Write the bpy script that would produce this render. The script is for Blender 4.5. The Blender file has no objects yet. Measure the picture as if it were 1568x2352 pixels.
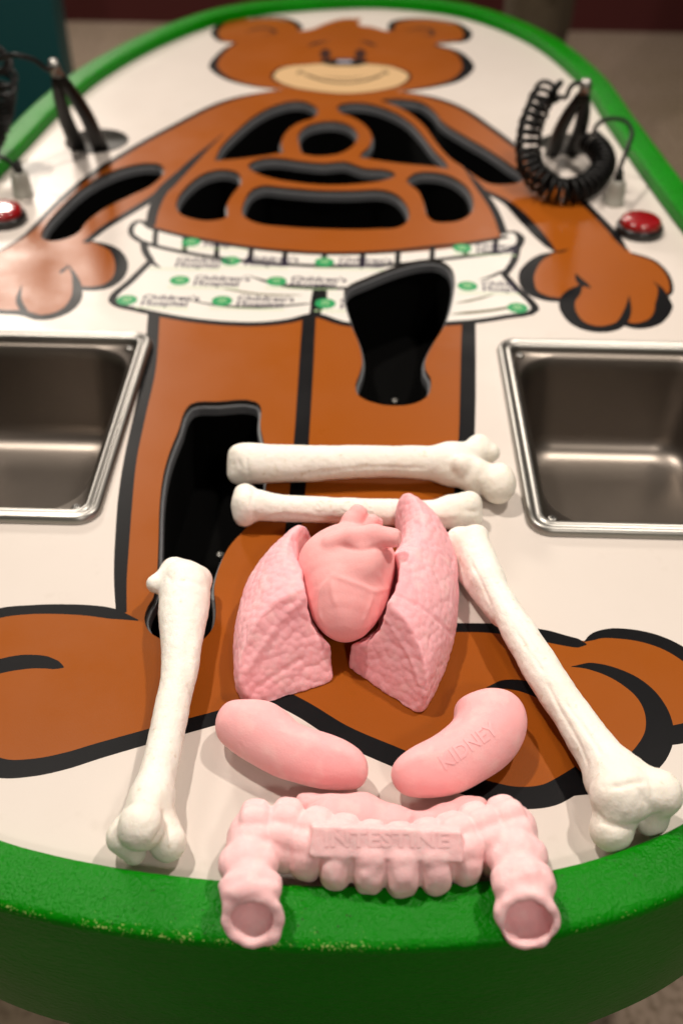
import bpy, math, numpy as np
from mathutils import Vector, Matrix
from mathutils.geometry import delaunay_2d_cdt
from mathutils.bvhtree import BVHTree
PI = math.pi
scene = bpy.context.scene
col = scene.collection
rng = np.random.default_rng(7)

# ------------------------------------------------------------------ camera
CAM_H = 0.60                         # metres above the table top (z = 0)
PW, PH = 1568.0, 2352.0              # units in which the photograph was measured
FPX = 3693 * 1568 / 2500
ROLL = 0.016
_vp = (1363 * .6272, -1390 * .6272)
d_ = np.array([(_vp[0] - PW / 2) / FPX, -(_vp[1] - PH / 2) / FPX, -1.]); d_ /= np.linalg.norm(d_)
h_ = np.array([1, -ROLL, 0.]); X_ = h_ - d_ * np.dot(h_, d_); X_ /= np.linalg.norm(X_)
CR = np.array([X_, d_, np.cross(X_, d_)])
CC = np.array([0, 0, CAM_H])
cam = bpy.data.cameras.new('camera'); camo = bpy.data.objects.new('camera', cam); col.objects.link(camo)
M4 = Matrix([[*CR[0], CC[0]], [*CR[1], CC[1]], [*CR[2], CC[2]], [0, 0, 0, 1]])
camo.matrix_world = M4
cam.sensor_fit = 'VERTICAL'; cam.sensor_height = 36; cam.sensor_width = 24
cam.lens = 36 * FPX / PH; cam.clip_start = .02; cam.clip_end = 60
cam.dof.use_dof = True; cam.dof.focus_distance = .73; cam.dof.aperture_fstop = 3.9
scene.camera = camo

# ------------------------------------------------------------------ light
scene.view_settings.view_transform = 'Standard'; scene.view_settings.look = 'None'
scene.view_settings.exposure = 0.06; scene.view_settings.gamma = 1
world = bpy.data.worlds.new('World'); scene.world = world; world.use_nodes = True
bg = world.node_tree.nodes['Background']; bg.inputs[0].default_value = (1, .88, .78, 1); bg.inputs[1].default_value = .085

def lamp(name, loc, target, power, size, colr=(1, .90, .79), spot=None, blend=.5):
    l = bpy.data.lights.new(name, 'SPOT' if spot else 'AREA')
    l.energy = power; l.color = colr
    if spot:
        l.spot_size = math.radians(spot); l.spot_blend = blend; l.shadow_soft_size = size
    else:
        l.shape = 'DISK'; l.size = size
    o = bpy.data.objects.new(name, l); col.objects.link(o); o.location = loc
    o.rotation_euler = (Vector(target) - Vector(loc)).to_track_quat('-Z', 'Y').to_euler()
    return o
lamp('ceiling_lamp', (-1.75, 4.7, 2.0), (-.2, 1.0, 0), 80, .60)
lamp('ceiling_lamp', (.75, 5.0, 2.0), (0, 1.0, 0), 48, .50)
lamp('ceiling_lamp', (-.75, 1.15, 2.1), (0, .7, 0), 33, .10)
lamp('ceiling_lamp', (.85, 1.10, 2.1), (0, .75, 0), 28, .11)
lamp('ceiling_lamp', (.6, -1.3, 1.9), (0, .5, 0), 15, .25)

def W(px, py, z=0.):
    """photo measurement -> point of the place at height z over the table"""
    c = np.array([(px - PW / 2) / FPX, -(py - PH / 2) / FPX, -1.]); w = CR @ c
    return CC + w * ((z - CAM_H) / w[2])
def ppm(p):
    c = CR.T @ (np.asarray(p) - CC); return FPX / -c[2]

# ------------------------------------------------------------------ materials
def mat(name, base, rough=.5, metal=0., bump=None, mott=None, coat=0., sss=0., spec=.5, sssr=(1, .35, .3), rvar=0.):
    m = bpy.data.materials.new(name); m.use_nodes = True
    nt = m.node_tree; b = nt.nodes['Principled BSDF']
    b.inputs['Base Color'].default_value = (*base, 1); b.inputs['Roughness'].default_value = rough
    b.inputs['Metallic'].default_value = metal; b.inputs['Specular IOR Level'].default_value = spec
    b.inputs['Coat Weight'].default_value = coat; b.inputs['Coat Roughness'].default_value = .12
    if sss:
        b.inputs['Subsurface Weight'].default_value = sss
        b.inputs['Subsurface Radius'].default_value = sssr
        b.inputs['Subsurface Scale'].default_value = .008
    tc = nt.nodes.new('ShaderNodeTexCoord')
    if rvar:                                         # uneven gloss: handling smears and wear
        n = nt.nodes.new('ShaderNodeTexNoise'); n.inputs['Scale'].default_value = 11; n.inputs['Detail'].default_value = 8; n.inputs['Roughness'].default_value = .65
        nt.links.new(tc.outputs['Object'], n.inputs['Vector']); q = nt.nodes.new('ShaderNodeMapRange'); q.inputs[1].default_value = .3; q.inputs[2].default_value = .7
        q.inputs[3].default_value = rough - rvar / 2; q.inputs[4].default_value = rough + rvar / 2; nt.links.new(n.outputs['Fac'], q.inputs[0]); nt.links.new(q.outputs[0], b.inputs['Roughness'])
    if mott:                                         # list of (scale, colour, lo, hi)
        prev = None
        for (sc, c2, lo, hi) in mott:
            n = nt.nodes.new('ShaderNodeTexNoise'); n.inputs['Scale'].default_value = sc; n.inputs['Detail'].default_value = 6
            nt.links.new(tc.outputs['Object'], n.inputs['Vector'])
            r = nt.nodes.new('ShaderNodeMapRange'); r.inputs[1].default_value = lo; r.inputs[2].default_value = hi
            nt.links.new(n.outputs['Fac'], r.inputs[0])
            mx = nt.nodes.new('ShaderNodeMix'); mx.data_type = 'RGBA'
            nt.links.new(r.outputs[0], mx.inputs[0])
            if prev is None: mx.inputs[6].default_value = (*base, 1)
            else: nt.links.new(prev, mx.inputs[6])
            mx.inputs[7].default_value = (*c2, 1)
            prev = mx.outputs[2]
        nt.links.new(prev, b.inputs['Base Color'])
    if bump:                                         # list of (scale, distance, kind)
        last = None
        for (sc, dist, kind) in bump:
            if kind == 'voronoi':
                n = nt.nodes.new('ShaderNodeTexVoronoi'); out = n.outputs['Distance']
            else:
                n = nt.nodes.new('ShaderNodeTexNoise'); n.inputs['Detail'].default_value = 5; out = n.outputs['Fac']
            n.inputs['Scale'].default_value = sc
            nt.links.new(tc.outputs['Object'], n.inputs['Vector'])
            bp = nt.nodes.new('ShaderNodeBump'); bp.inputs['Distance'].default_value = dist; bp.inputs['Strength'].default_value = 1
            nt.links.new(out, bp.inputs['Height'])
            if last: nt.links.new(last, bp.inputs['Normal'])
            last = bp.outputs[0]
        nt.links.new(last, b.inputs['Normal'])
    return m

LAMI = dict(rough=.34, bump=[(700, .00008, 'n')], spec=.12, rvar=.14)
M = {
 'white': mat('white_laminate', (.65, .59, .545), mott=[(3.5, (.61, .55, .50), .45, .75), (40, (.59, .53, .48), .62, .8)], **LAMI),
 'brown': mat('brown_print', (.29, .073, .006), mott=[(3, (.26, .064, .005), .4, .7)], **LAMI),
 'black': mat('black_print', (.004, .004, .005), .4, spec=.09, rvar=.14, bump=LAMI['bump']),
 'cloth': mat('shorts_print', (.69, .66, .62), **LAMI),
 'olive': mat('fold_line_print', (.10, .085, .03), **LAMI),
 'green_print': mat('green_print', (.018, .27, .09), **LAMI),
 'green_pale': mat('pale_green_print', (.45, .62, .35), **LAMI),
 'purple': mat('purple_print', (.022, .012, .045), **LAMI),
 'cream': mat('cream_print', (.60, .40, .21), **LAMI),
 'grey': mat('grey_print', (.35, .34, .40), **LAMI),
 'pupil': mat('dark_brown_print', (.045, .017, .012), **LAMI),
 'edge_dark': mat('cutout_edge_dark', (.03, .022, .018), .5),
 'edge_grey': mat('cutout_edge_grey', (.13, .135, .145), .45, bump=[(400, .0003, 'n')]),
 'pocket': mat('black_pocket', (.0012, .0012, .0012), .9, spec=.08),
 'steel': mat('brushed_steel', (.24, .21, .185), .38, 1, bump=[(900, .00003, 'n')], mott=[(5, (.20, .175, .15), .35, .7)]),
 'steel_bright': mat('polished_steel', (.33, .32, .30), .38, 1),
 'rubber': mat('black_rubber', (.004, .004, .004), .45, spec=.25),
 'plug': mat('grey_plastic', (.34, .33, .29), .42, bump=[(300, .0003, 'n')]),
 'red': mat('red_plastic', (.27, .002, .005), .2, coat=.8),
 'ring': mat('black_plastic', (.008, .008, .008), .3),
 'pink': mat('pink_foam', (.94, .48, .49), .62, rvar=.2, bump=[(900, .0002, 'n'), (120, .0006, 'n')], mott=[(14, (.92, .42, .44), .38, .66), (60, (.95, .56, .55), .52, .75)], sss=.35, spec=.25),
 'pink_heart': mat('salmon_foam', (.95, .46, .46), .6, bump=[(900, .00012, 'n'), (120, .0006, 'n')], mott=[(20, (.94, .42, .43), .4, .7)], sss=.35, spec=.25),
 'pink2': mat('pale_pink_foam', (.95, .48, .52), .66, bump=[(900, .00015, 'n'), (200, .0004, 'n')], mott=[(14, (.93, .42, .47), .4, .7), (90, (.94, .56, .57), .5, .8)], sss=.3, spec=.25),
 'pink3': mat('dusty_pink_foam', (.94, .58, .59), .72, bump=[(800, .00018, 'n'), (150, .0006, 'n')], mott=[(18, (.91, .55, .57), .4, .7), (120, (.94, .68, .67), .5, .8)], sss=.25, spec=.2),
 'bone': mat('cream_foam', (.90, .865, .80), .58, rvar=.2, bump=[(600, .0003, 'n'), (90, .0013, 'n')], mott=[(9, (.85, .79, .69), .4, .7), (160, (.72, .64, .52), .62, .76)], sss=.18, sssr=(1, .7, .45), spec=.3),
 'cup': mat('dark_grey_cup', (.07, .065, .06), .6),
 'letter_pale': mat('pale_raised_lettering', (.94, .58, .59), .72, spec=.2), 'letter_pink': mat('pink_raised_lettering', (.94, .48, .50), .62, spec=.25), 'letter_bone': mat('cream_raised_lettering', (.90, .86, .79), .55),
 'floor': mat('carpet', (.27, .21, .14), .95, mott=[(1.3, (.35, .27, .21), .4, .65), (60, (.16, .12, .08), .45, .7)], spec=.1),
 'maroon': mat('maroon_wall_paint', (.10, .012, .012), .7),
 'teal': mat('teal_paint', (.002, .085, .095), .5),
 'trouser': mat('khaki_cloth', (.085, .063, .038), .9, bump=[(60, .004, 'n')]),
 'shirt': mat('grey_shirt_cloth', (.12, .14, .17), .9),
 'skin': mat('skin', (.55, .30, .20), .5), 'hair': mat('dark_hair', (.03, .02, .012), .6),
 'shoe': mat('dark_shoe_leather', (.02, .018, .016), .5),
}
# green textured vinyl of the rim: coarse paint with crumbs and pale outer-edge flecks, both worn paint and highlights put into the colour
def green_mat(name, base, fleck, streak):
    m = bpy.data.materials.new(name); m.use_nodes = True; nt = m.node_tree; b = nt.nodes['Principled BSDF']; N = nt.nodes.new; L = nt.links.new
    tc = N('ShaderNodeTexCoord'); b.inputs['Roughness'].default_value = .30; b.inputs['Specular IOR Level'].default_value = .11
    vec = tc.outputs['Object']
    if streak:
        mp = N('ShaderNodeMapping'); mp.inputs['Scale'].default_value = (.6, .6, 1.6); L(vec, mp.inputs[0]); vec = mp.outputs[0]
    n1 = N('ShaderNodeTexNoise'); n1.inputs['Scale'].default_value = 14; n1.inputs['Detail'].default_value = 5; L(tc.outputs['Object'], n1.inputs[0])
    mx = N('ShaderNodeMix'); mx.data_type = 'RGBA'; mx.inputs[6].default_value = (*base, 1); mx.inputs[7].default_value = (base[0] * 1.5 + .002, base[1] * .72, base[2], 1)
    L(n1.outputs['Fac'], mx.inputs[0]); outc = mx.outputs[2]
    if fleck:
        n2 = N('ShaderNodeTexNoise'); n2.inputs['Scale'].default_value = 700; n2.inputs['Detail'].default_value = 2; L(tc.outputs['Object'], n2.inputs[0])
        n3 = N('ShaderNodeTexNoise'); n3.inputs['Scale'].default_value = 22; n3.inputs['Detail'].default_value = 4; L(tc.outputs['Object'], n3.inputs[0])
        at = N('ShaderNodeAttribute'); at.attribute_name = 'edge_wear_glint'
        ad = N('ShaderNodeMath'); ad.operation = 'MULTIPLY_ADD'; L(n3.outputs['Fac'], ad.inputs[0]); ad.inputs[1].default_value = .55; L(n2.outputs['Fac'], ad.inputs[2])
        ad2 = N('ShaderNodeMath'); ad2.operation = 'MULTIPLY_ADD'; L(at.outputs['Fac'], ad2.inputs[0]); ad2.inputs[1].default_value = .17; L(ad.outputs[0], ad2.inputs[2])
        r = N('ShaderNodeMapRange'); r.inputs[1].default_value = 1.08; r.inputs[2].default_value = 1.13; L(ad2.outputs[0], r.inputs[0])
        mx2 = N('ShaderNodeMix'); mx2.data_type = 'RGBA'; L(r.outputs[0], mx2.inputs[0]); L(outc, mx2.inputs[6]); mx2.inputs[7].default_value = (.42, .56, .16, 1); outc = mx2.outputs[2]
        # dark pits
        n4 = N('ShaderNodeTexVoronoi'); n4.inputs['Scale'].default_value = 190; L(tc.outputs['Object'], n4.inputs[0])
        r4 = N('ShaderNodeMapRange'); r4.inputs[1].default_value = .10; r4.inputs[2].default_value = .16; L(n4.outputs['Distance'], r4.inputs[0])
        r5 = N('ShaderNodeMapRange'); r5.inputs[1].default_value = .50; r5.inputs[2].default_value = .62; L(n3.outputs['Fac'], r5.inputs[0])
        mm = N('ShaderNodeMath'); mm.operation = 'MAXIMUM'; L(r4.outputs[0], mm.inputs[0])
        iv = N('ShaderNodeMath'); iv.operation = 'SUBTRACT'; iv.inputs[0].default_value = 1; L(r5.outputs[0], iv.inputs[1]); L(iv.outputs[0], mm.inputs[1])
        mx3 = N('ShaderNodeMix'); mx3.data_type = 'RGBA'; L(mm.outputs[0], mx3.inputs[0]); mx3.inputs[6].default_value = (.01, .045, .005, 1); L(outc, mx3.inputs[7]); outc = mx3.outputs[2]
    L(outc, b.inputs['Base Color'])
    last = None
    for sc, dist in ((420, .0010), (150, .0008), (30, .0012)):
        n = N('ShaderNodeTexNoise'); n.inputs['Scale'].default_value = sc; n.inputs['Detail'].default_value = 3; L(vec, n.inputs[0])
        bp = N('ShaderNodeBump'); bp.inputs['Distance'].default_value = dist; L(n.outputs['Fac'], bp.inputs['Height'])
        if last: L(last, bp.inputs['Normal'])
        last = bp.outputs[0]
    L(last, b.inputs['Normal'])
    return m
M['rim'] = green_mat('green_vinyl', (.0, .225, .001), True, False)
M['side'] = green_mat('green_textured_side', (.0, .20, .001), False, True)

# ------------------------------------------------------------------ mesh helpers
def link(name, me, parent=None, smooth=False):
    o = bpy.data.objects.new(name, me); col.objects.link(o)
    if parent is not None: o.parent = parent; o.matrix_parent_inverse = Matrix.Translation(-parent.location) if parent.rotation_euler.z == 0 else parent.matrix_basis.inverted()
    if smooth: me.shade_smooth()
    return o
def mesh(name, v, f, mats, parent=None, smooth=False, mi=None, loc=None):
    me = bpy.data.meshes.new(name)
    v = np.asarray(v, float)
    if loc is not None: v = v - np.asarray(loc)
    me.from_pydata([tuple(p) for p in v], [], [tuple(int(i) for i in q) for q in f])
    for m_ in (mats if isinstance(mats, (list, tuple)) else [mats]): me.materials.append(m_)
    if mi is not None: me.polygons.foreach_set('material_index', mi)
    me.update()
    o = link(name, me, parent, smooth)
    if loc is not None and parent is None: o.location = loc
    return o
def tag(o, label=None, cat=None, group=None, kind=None):
    if label: o['label'] = label
    if cat: o['category'] = cat
    if group: o['group'] = group
    if kind: o['kind'] = kind
    return o
def empty(name, loc):
    o = bpy.data.objects.new(name, None); col.objects.link(o); o.location = Vector(loc); o.empty_display_size = .05; return o
def loft(loops, closed_ring=True, cap0=False, cap1=False):
    """loops: list of (n,3) arrays -> verts, faces"""
    n = len(loops[0]); v = np.vstack(loops); f = []
    for k in range(len(loops) - 1):
        for i in range(n if closed_ring else n - 1):
            j = (i + 1) % n
            f.append((k * n + i, k * n + j, (k + 1) * n + j, (k + 1) * n + i))
    if cap0: f.append(tuple(range(n))[::-1])
    if cap1: f.append(tuple((len(loops) - 1) * n + i for i in range(n)))
    return v, f
def tube(pts, r, sides=8, cap=True):
    pts = np.asarray(pts, float); n = len(pts); r = np.broadcast_to(np.asarray(r, float), (n,))
    t = np.gradient(pts, axis=0); t /= np.linalg.norm(t, axis=1)[:, None] + 1e-12
    up = np.array([0, 0, 1.]) if abs(t[0, 2]) < .9 else np.array([1., 0, 0]); loops = []
    a = np.cross(t[0], up); a /= np.linalg.norm(a)
    for i in range(n):
        a = a - t[i] * a.dot(t[i]); a /= np.linalg.norm(a); b = np.cross(t[i], a)
        th = np.linspace(0, 2 * PI, sides, endpoint=False)
        loops.append(pts[i] + r[i] * (np.outer(np.cos(th), a) + np.outer(np.sin(th), b)))
    return loft(loops, True, cap, cap)
def lathe(prof, c, n=32, axis=None):
    th = np.linspace(0, 2 * PI, n, endpoint=False)
    return loft([np.c_[c[0] + r * np.cos(th), c[1] + r * np.sin(th), np.full(n, c[2] + z)] for r, z in prof], True, prof[0][0] > 1e-6, True)
def box(x0, x1, y0, y1, z0, z1):
    v = [(x, y, z) for z in (z0, z1) for x, y in ((x0, y0), (x1, y0), (x1, y1), (x0, y1))]
    return v, [(3, 2, 1, 0), (4, 5, 6, 7), (0, 1, 5, 4), (1, 2, 6, 5), (2, 3, 7, 6), (3, 0, 4, 7)]
def catmull(P_, closed=False, n=6):
    """smooth curve through the points; a doubled point is a corner"""
    P_ = [np.asarray(p, float) for p in P_]
    if closed: P_ = P_ + [P_[0]]
    out = []; L_ = len(P_)
    for i in range(L_ - 1):
        a, b = P_[i], P_[i + 1]
        if np.allclose(a, b): continue
        p0 = P_[i - 1] if i > 0 else (P_[-2] if closed else a)
        p3 = P_[i + 2] if i + 2 < L_ else (P_[1] if closed else b)
        l = np.linalg.norm(b - a)
        def tan(p, q, s, e):
            lp = np.linalg.norm(s - p); ln = np.linalg.norm(e - s)
            if lp < 1e-9 or ln < 1e-9: return None
            return ((s - p) / lp + (e - s) / ln) * .5
        ta = tan(p0, None, a, b) if not np.allclose(p0, a) else None
        tb = None if np.allclose(p3, b) else tan(a, None, b, p3)
        ta = (b - a) / l if ta is None else ta; tb = (b - a) / l if tb is None else tb
        for k in range(n):
            t = k / n; t2, t3 = t * t, t ** 3
            out.append((2 * t3 - 3 * t2 + 1) * a + (t3 - 2 * t2 + t) * ta * l + (3 * t2 - 2 * t3) * b + (t3 - t2) * tb * l)
    if not closed: out.append(P_[-1])
    return np.array(out)
def inpoly(pts, poly):
    """non-zero winding test, vectorised"""
    x, y = pts[:, 0], pts[:, 1]; wn = np.zeros(len(pts), int); n = len(poly)
    for i in range(n):
        x0, y0 = poly[i]; x1, y1 = poly[(i + 1) % n]
        l = (x1 - x0) * (y - y0) - (x - x0) * (y1 - y0)
        wn += ((y0 <= y) & (y1 > y) & (l > 0)).astype(int); wn -= ((y0 > y) & (y1 <= y) & (l < 0)).astype(int)
    return wn != 0
def px2w(pts, z=0.): return np.array([W(p[0], p[1], z)[:2] for p in pts])

# ------------------------------------------------------------------ the setting
FLOOR = -.80
v, f = box(-6, 6, -3, 9, FLOOR - .1, FLOOR); tag(mesh('floor', v, f, M['floor']), kind='structure')
v, f = box(-6, 6, 4.95, 5.1, FLOOR, 2.2); tag(mesh('wall', v, f, M['maroon']), kind='structure')
tp = W(174, 300, FLOOR)
v, f = box(tp[0] - .8, tp[0], tp[1] - .02, tp[1] + .10, FLOOR, .6)
tag(mesh('teal_partition', v, f, M['teal'], loc=(tp[0] - .4, tp[1] + .04, FLOOR)), 'dark teal partition standing on the carpet beyond the left cup', 'partition')

# ------------------------------------------------------------------ table outline
OUT = [(-.222, .3395), (-.148, .3225), (-.072, .3145), (0, .3130), (.086, .3190), (.134, .3285), (.172, .3405), (.224, .3650), (.318, .437), (.40, .56), (.446, .74), (.458, .95), (.448, 1.12),
       (.426, 1.237 + .03), (.410, 1.42), (.394, 1.61), (.375, 1.824), (.307, 2.05), (.191, 2.198), (.06, 2.246), (-.044, 2.240), (-.246, 2.154), (-.355, 2.008), (-.439, 1.809), (-.477, 1.64),
       (-.497, 1.47), (-.509, 1.372), (-.525, 1.15), (-.528, .9), (-.50, .68), (-.43, .51), (-.33, .393)]
inner = catmull(OUT, True, 8)
tan_ = np.roll(inner, -2, 0) - np.roll(inner, 2, 0); tan_ /= np.linalg.norm(tan_, axis=1)[:, None]
nrm = np.c_[tan_[:, 1], -tan_[:, 0]]
for _ in range(6): nrm = (np.roll(nrm, 1, 0) + nrm * 2 + np.roll(nrm, -1, 0)) / 4
nrm /= np.linalg.norm(nrm, axis=1)[:, None]

table = tag(empty('game_table', (-.03, 1.25, FLOOR)), 'long rounded play table with green rim, printed brown bear and black cutouts', 'table')
RW, RH = .0405, .018
prof = [(0.0005, -.004, 0), (0.0005, RH - .003, .15), (.0012, RH - .001, .3), (.003, RH, .1)] + [(.003 + (RW - .009) * t, RH + .0006 * math.sin(t * PI), .25 * t ** 3) for t in np.linspace(.1, 1, 10)] + \
       [(RW - .004, RH - .0004, .6), (RW - .0018, RH - .0016, 1), (RW - .0006, RH - .0035, .8), (RW, RH - .007, .2)]
loops = [np.c_[inner + nrm * o_, np.full(len(inner), z_)] for o_, z_, _w in prof]
v, f = loft(loops)
nz = rng.normal(size=len(v)) * .00012; v[:, 2] += nz * (v[:, 2] > .01)
rim = mesh('rim', v, [q[::-1] for q in f], M['rim'], table, True)
at = rim.data.attributes.new('edge_wear_glint', 'FLOAT', 'POINT'); at.data.foreach_set('value', np.repeat([p[2] for p in prof], len(inner)))
prof2 = [(RW, RH - .007), (RW + .0003, -.02), (RW, -.07), (RW - .001, -.145), (RW - .004, -.154), (RW - .012, -.158), (RW - .06, -.16)]
v, f = loft([np.c_[inner + nrm * o_, np.full(len(inner), z_)] for o_, z_ in prof2]); mesh('side_panel', v, [q[::-1] for q in f], M['side'], table, True)
v, f = loft([np.c_[inner + nrm * o_, np.full(len(inner), z_)] for o_, z_ in ((-.0011, .0002), (-.0009, .0006), (.0006, .0008))]); mesh('joint_seal', v, f, M['ring'], table)
# dark pedestal under the table
v, f = loft([np.c_[(inner - (-.03, 1.25)) * s_ + (-.03, 1.25), np.full(len(inner), z_)] for s_, z_ in ((.97, -.159), (.62, -.18), (.6, FLOOR))], True, False, False)
mesh('pedestal', v, [q[::-1] for q in f], M['ring'], table, True)

# ------------------------------------------------------------------ print on the table top
layers = []      # (colour index, polygon in table coordinates), later ones lie over earlier ones
CI = ['white', 'brown', 'black', 'cloth', 'olive', 'green_print', 'green_pale', 'purple', 'cream', 'grey', 'pupil']
def fill(c, pts, sm=True):
    w = px2w(catmull(pts, True, 4) if sm else pts); layers.append((CI.index(c), w)); return w
def stroke(c, pts, w=.0125, taper=(0, 0), n=5):
    """w: width in metres (number or one per point), taper: pointed ends (fraction of length)"""
    cw = px2w(catmull([tuple(p[:2]) for p in pts], False, n)); k = len(cw)
    s = np.r_[0, np.cumsum(np.linalg.norm(np.diff(cw, axis=0), axis=1))]; s /= s[-1]
    ww = np.full(k, w * .5) if np.isscalar(w) else np.interp(s, np.linspace(0, 1, len(w)), np.array(w) * .5)
    if taper[0]: ww = ww * np.clip(s / taper[0], .06, 1) ** .7
    if taper[1]: ww = ww * np.clip((1 - s) / taper[1], .06, 1) ** .7
    t = np.gradient(cw, axis=0); t /= np.linalg.norm(t, axis=1)[:, None] + 1e-12; nn = np.c_[-t[:, 1], t[:, 0]]
    layers.append((CI.index(c), np.vstack([cw + nn * ww[:, None], (cw - nn * ww[:, None])[::-1]])))
# --- bear: arms and torso
fill('brown', [(640, 206), (560, 222), (500, 240), (400, 290), (300, 345), (200, 410), (130, 470), (60, 540), (0, 580), (-60, 610), (-85, 660), (-50, 705), (0, 716), (42, 719), (60, 721), (90, 729), (130, 724), (162, 706), (176, 681), (179, 661),
     (210, 664), (250, 656), (275, 636), (281, 606), (265, 576), (235, 561), (200, 551), (200, 551), (240, 520), (300, 485), (362, 450), (362, 450), (350, 495), (343, 525), (343, 525), (450, 552), (600, 576), (750, 586), (900, 582), (1050, 568), (1155, 548), (1155, 548),
     (1134, 485), (1110, 440), (1110, 440), (1164, 466), (1214, 515), (1274, 577), (1274, 577), (1234, 596), (1206, 631), (1214, 666), (1249, 684), (1296, 689), (1296, 689), (1299, 711), (1324, 744), (1369, 759), (1404, 754), (1426, 744), (1464, 750), (1504, 739), (1524, 711), (1527, 684),
     (1540, 671), (1534, 636), (1504, 601), (1449, 581), (1449, 581), (1400, 525), (1345, 470), (1300, 425), (1180, 335), (1120, 290), (1060, 250), (1000, 226), (923, 210)])
ow = .011
stroke('black', [(650, 205), (560, 221), (500, 239), (400, 289), (300, 344), (200, 409), (130, 469), (60, 539), (0, 577), (-60, 605)], ow, (.15, .3))
stroke('black', [(923, 210), (1000, 226), (1060, 249), (1120, 289), (1180, 334), (1300, 425), (1345, 470), (1400, 526), (1440, 577)], ow, (.1, .05))
stroke('black', [(196, 558), (240, 523), (300, 487), (372, 440), (415, 398), (465, 350), (515, 306)], [.010, .012, .014, .017, .014, .010, .008], (.0, .25))
stroke('black', [(415, 398), (372, 440), (352, 485), (345, 520)], [.016, .018, .015, .013])
stroke('black', [(1160, 548), (1138, 488), (1104, 435), (1064, 385)], [.011, .011, .011, .009], (0, .3))
stroke('black', [(1104, 435), (1164, 466), (1214, 515), (1255, 560), (1276, 580)], [.009, .013, .018, .016, .008], (0, .1))
stroke('black', [(1272, 579), (1290, 577), (1305, 572)], .005, (0, .5))
stroke('black', [(200, 552), (235, 561), (265, 576), (280, 606), (273, 636), (248, 656), (210, 663), (179, 661)], [.006, .009, .014, .016, .014, .012, .009], (.15, 0))
stroke('black', [(150, 606), (166, 622), (178, 661), (176, 684), (160, 707), (128, 724), (90, 729), (60, 721), (42, 718), (0, 716), (-50, 705), (-85, 660)], [.006, .010, .014, .013, .010, .009, .009], (.2, 0))
stroke('black', [(137, 629), (150, 617), (166, 609)], .006, (.3, .5))
stroke('black', [(60, 721), (44, 690), (50, 655)], .008, (0, .6))
stroke('black', [(1274, 578), (1234, 595), (1208, 631), (1216, 666), (1249, 684), (1300, 690)], [.007, .013, .019, .019, .014, .009], (.1, 0))
stroke('black', [(1338, 651), (1316, 672), (1302, 690), (1303, 712), (1326, 742), (1369, 756), (1404, 753), (1426, 742), (1440, 715), (1444, 681)], [.010, .018, .019, .017, .014, .013, .016, .012], (.1, .35))
stroke('black', [(1321, 629), (1334, 648), (1356, 662)], .011, (.5, .3))
stroke('black', [(1426, 742), (1464, 749), (1504, 737), (1522, 711), (1522, 684), (1515, 662), (1499, 646)], [.010, .014, .017, .021, .017, .008], (0, .4))
stroke('black', [(1524, 684), (1540, 671), (1535, 636), (1504, 601), (1449, 581)], .0045)
# --- legs and feet
fill('brown', [(352, 722), (343, 851), (322, 950), (300, 1053), (290, 1128), (282, 1228), (277, 1328), (279, 1406), (279, 1406), (215, 1396), (140, 1392), (60, 1395), (0, 1404), (-70, 1430), (-130, 1500), (-140, 1610), (-90, 1720), (0, 1762), (75, 1763), (150, 1749), (225, 1724), (340, 1698), (435, 1674), (500, 1654), (640, 1606), (640, 1606),
     (784, 1678), (924, 1742), (1010, 1776), (1124, 1812), (1184, 1824), (1259, 1818), (1309, 1795), (1389, 1770), (1449, 1772), (1510, 1715), (1560, 1695), (1620, 1660), (1635, 1600), (1620, 1545), (1568, 1495), (1509, 1468), (1434, 1458), (1374, 1460), (1340, 1472), (1340, 1472), (1244, 1459), (1144, 1444), (1020, 1441), (1020, 1441), (1034, 1320), (1048, 1220), (1061, 1118), (1072, 1000), (1073, 941), (1075, 722), (1075, 722)])
lw = .0132
stroke('black', [(354, 718), (343, 851), (322, 950), (300, 1053), (290, 1128), (282, 1228), (277, 1328), (279, 1408)], [.0135, .0140, .0135, .0122, .0122, .0134, .0120, .0085])
stroke('black', [(715, 640), (709, 741), (697, 941), (691, 1028), (684, 1118), (672, 1228), (660, 1400), (646, 1606)], [.0155, .0155, .0158, .0150, .0146, .014, .013, .013])
stroke('black', [(1076, 722), (1075, 800), (1073, 941), (1071, 1003), (1062, 1118), (1048, 1220), (1034, 1320), (1020, 1441)], [.0155, .0165, .0165, .0155, .0145, .0135, .013])
stroke('black', [(-150, 1520), (-90, 1440), (0, 1408), (75, 1400), (140, 1399), (215, 1403), (265, 1411), (318, 1425)], [.012, .0135, .0115, .010, .011, .012, .009], (0, .12))
stroke('black', [(-150, 1600), (-90, 1720), (0, 1764), (75, 1763), (150, 1748), (225, 1725), (340, 1692), (435, 1666), (500, 1648), (646, 1600)], [.0165, .0160, .0155, .0145, .0135, .013, .012, .0125], n=6)
stroke('black', [(-60, 1545), (0, 1530), (50, 1521), (100, 1521), (147, 1533)], [.014, .0148, .0150, .0125, .006], (0, .08))
stroke('black', [(640, 1600), (700, 1632), (784, 1684), (924, 1746), (1010, 1782), (1124, 1819), (1184, 1832), (1259, 1826), (1309, 1800), (1340, 1780)], [.015, .0150, .0155, .0165, .0165, .0165, .0175, .0175, .017], n=6)
stroke('black', [(1014, 1441), (1144, 1444), (1244, 1459), (1314, 1475), (1346, 1480)], [.0095, .0095, .0115, .0130, .009], (0, .06))
stroke('black', [(1340, 1474), (1374, 1458), (1434, 1456), (1509, 1472), (1568, 1502), (1622, 1550), (1640, 1610), (1620, 1665), (1568, 1684), (1512, 1692)], [.004, .011, .0125, .0130, .0140, .0150, .0160, .0165], (.04, 0))
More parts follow.
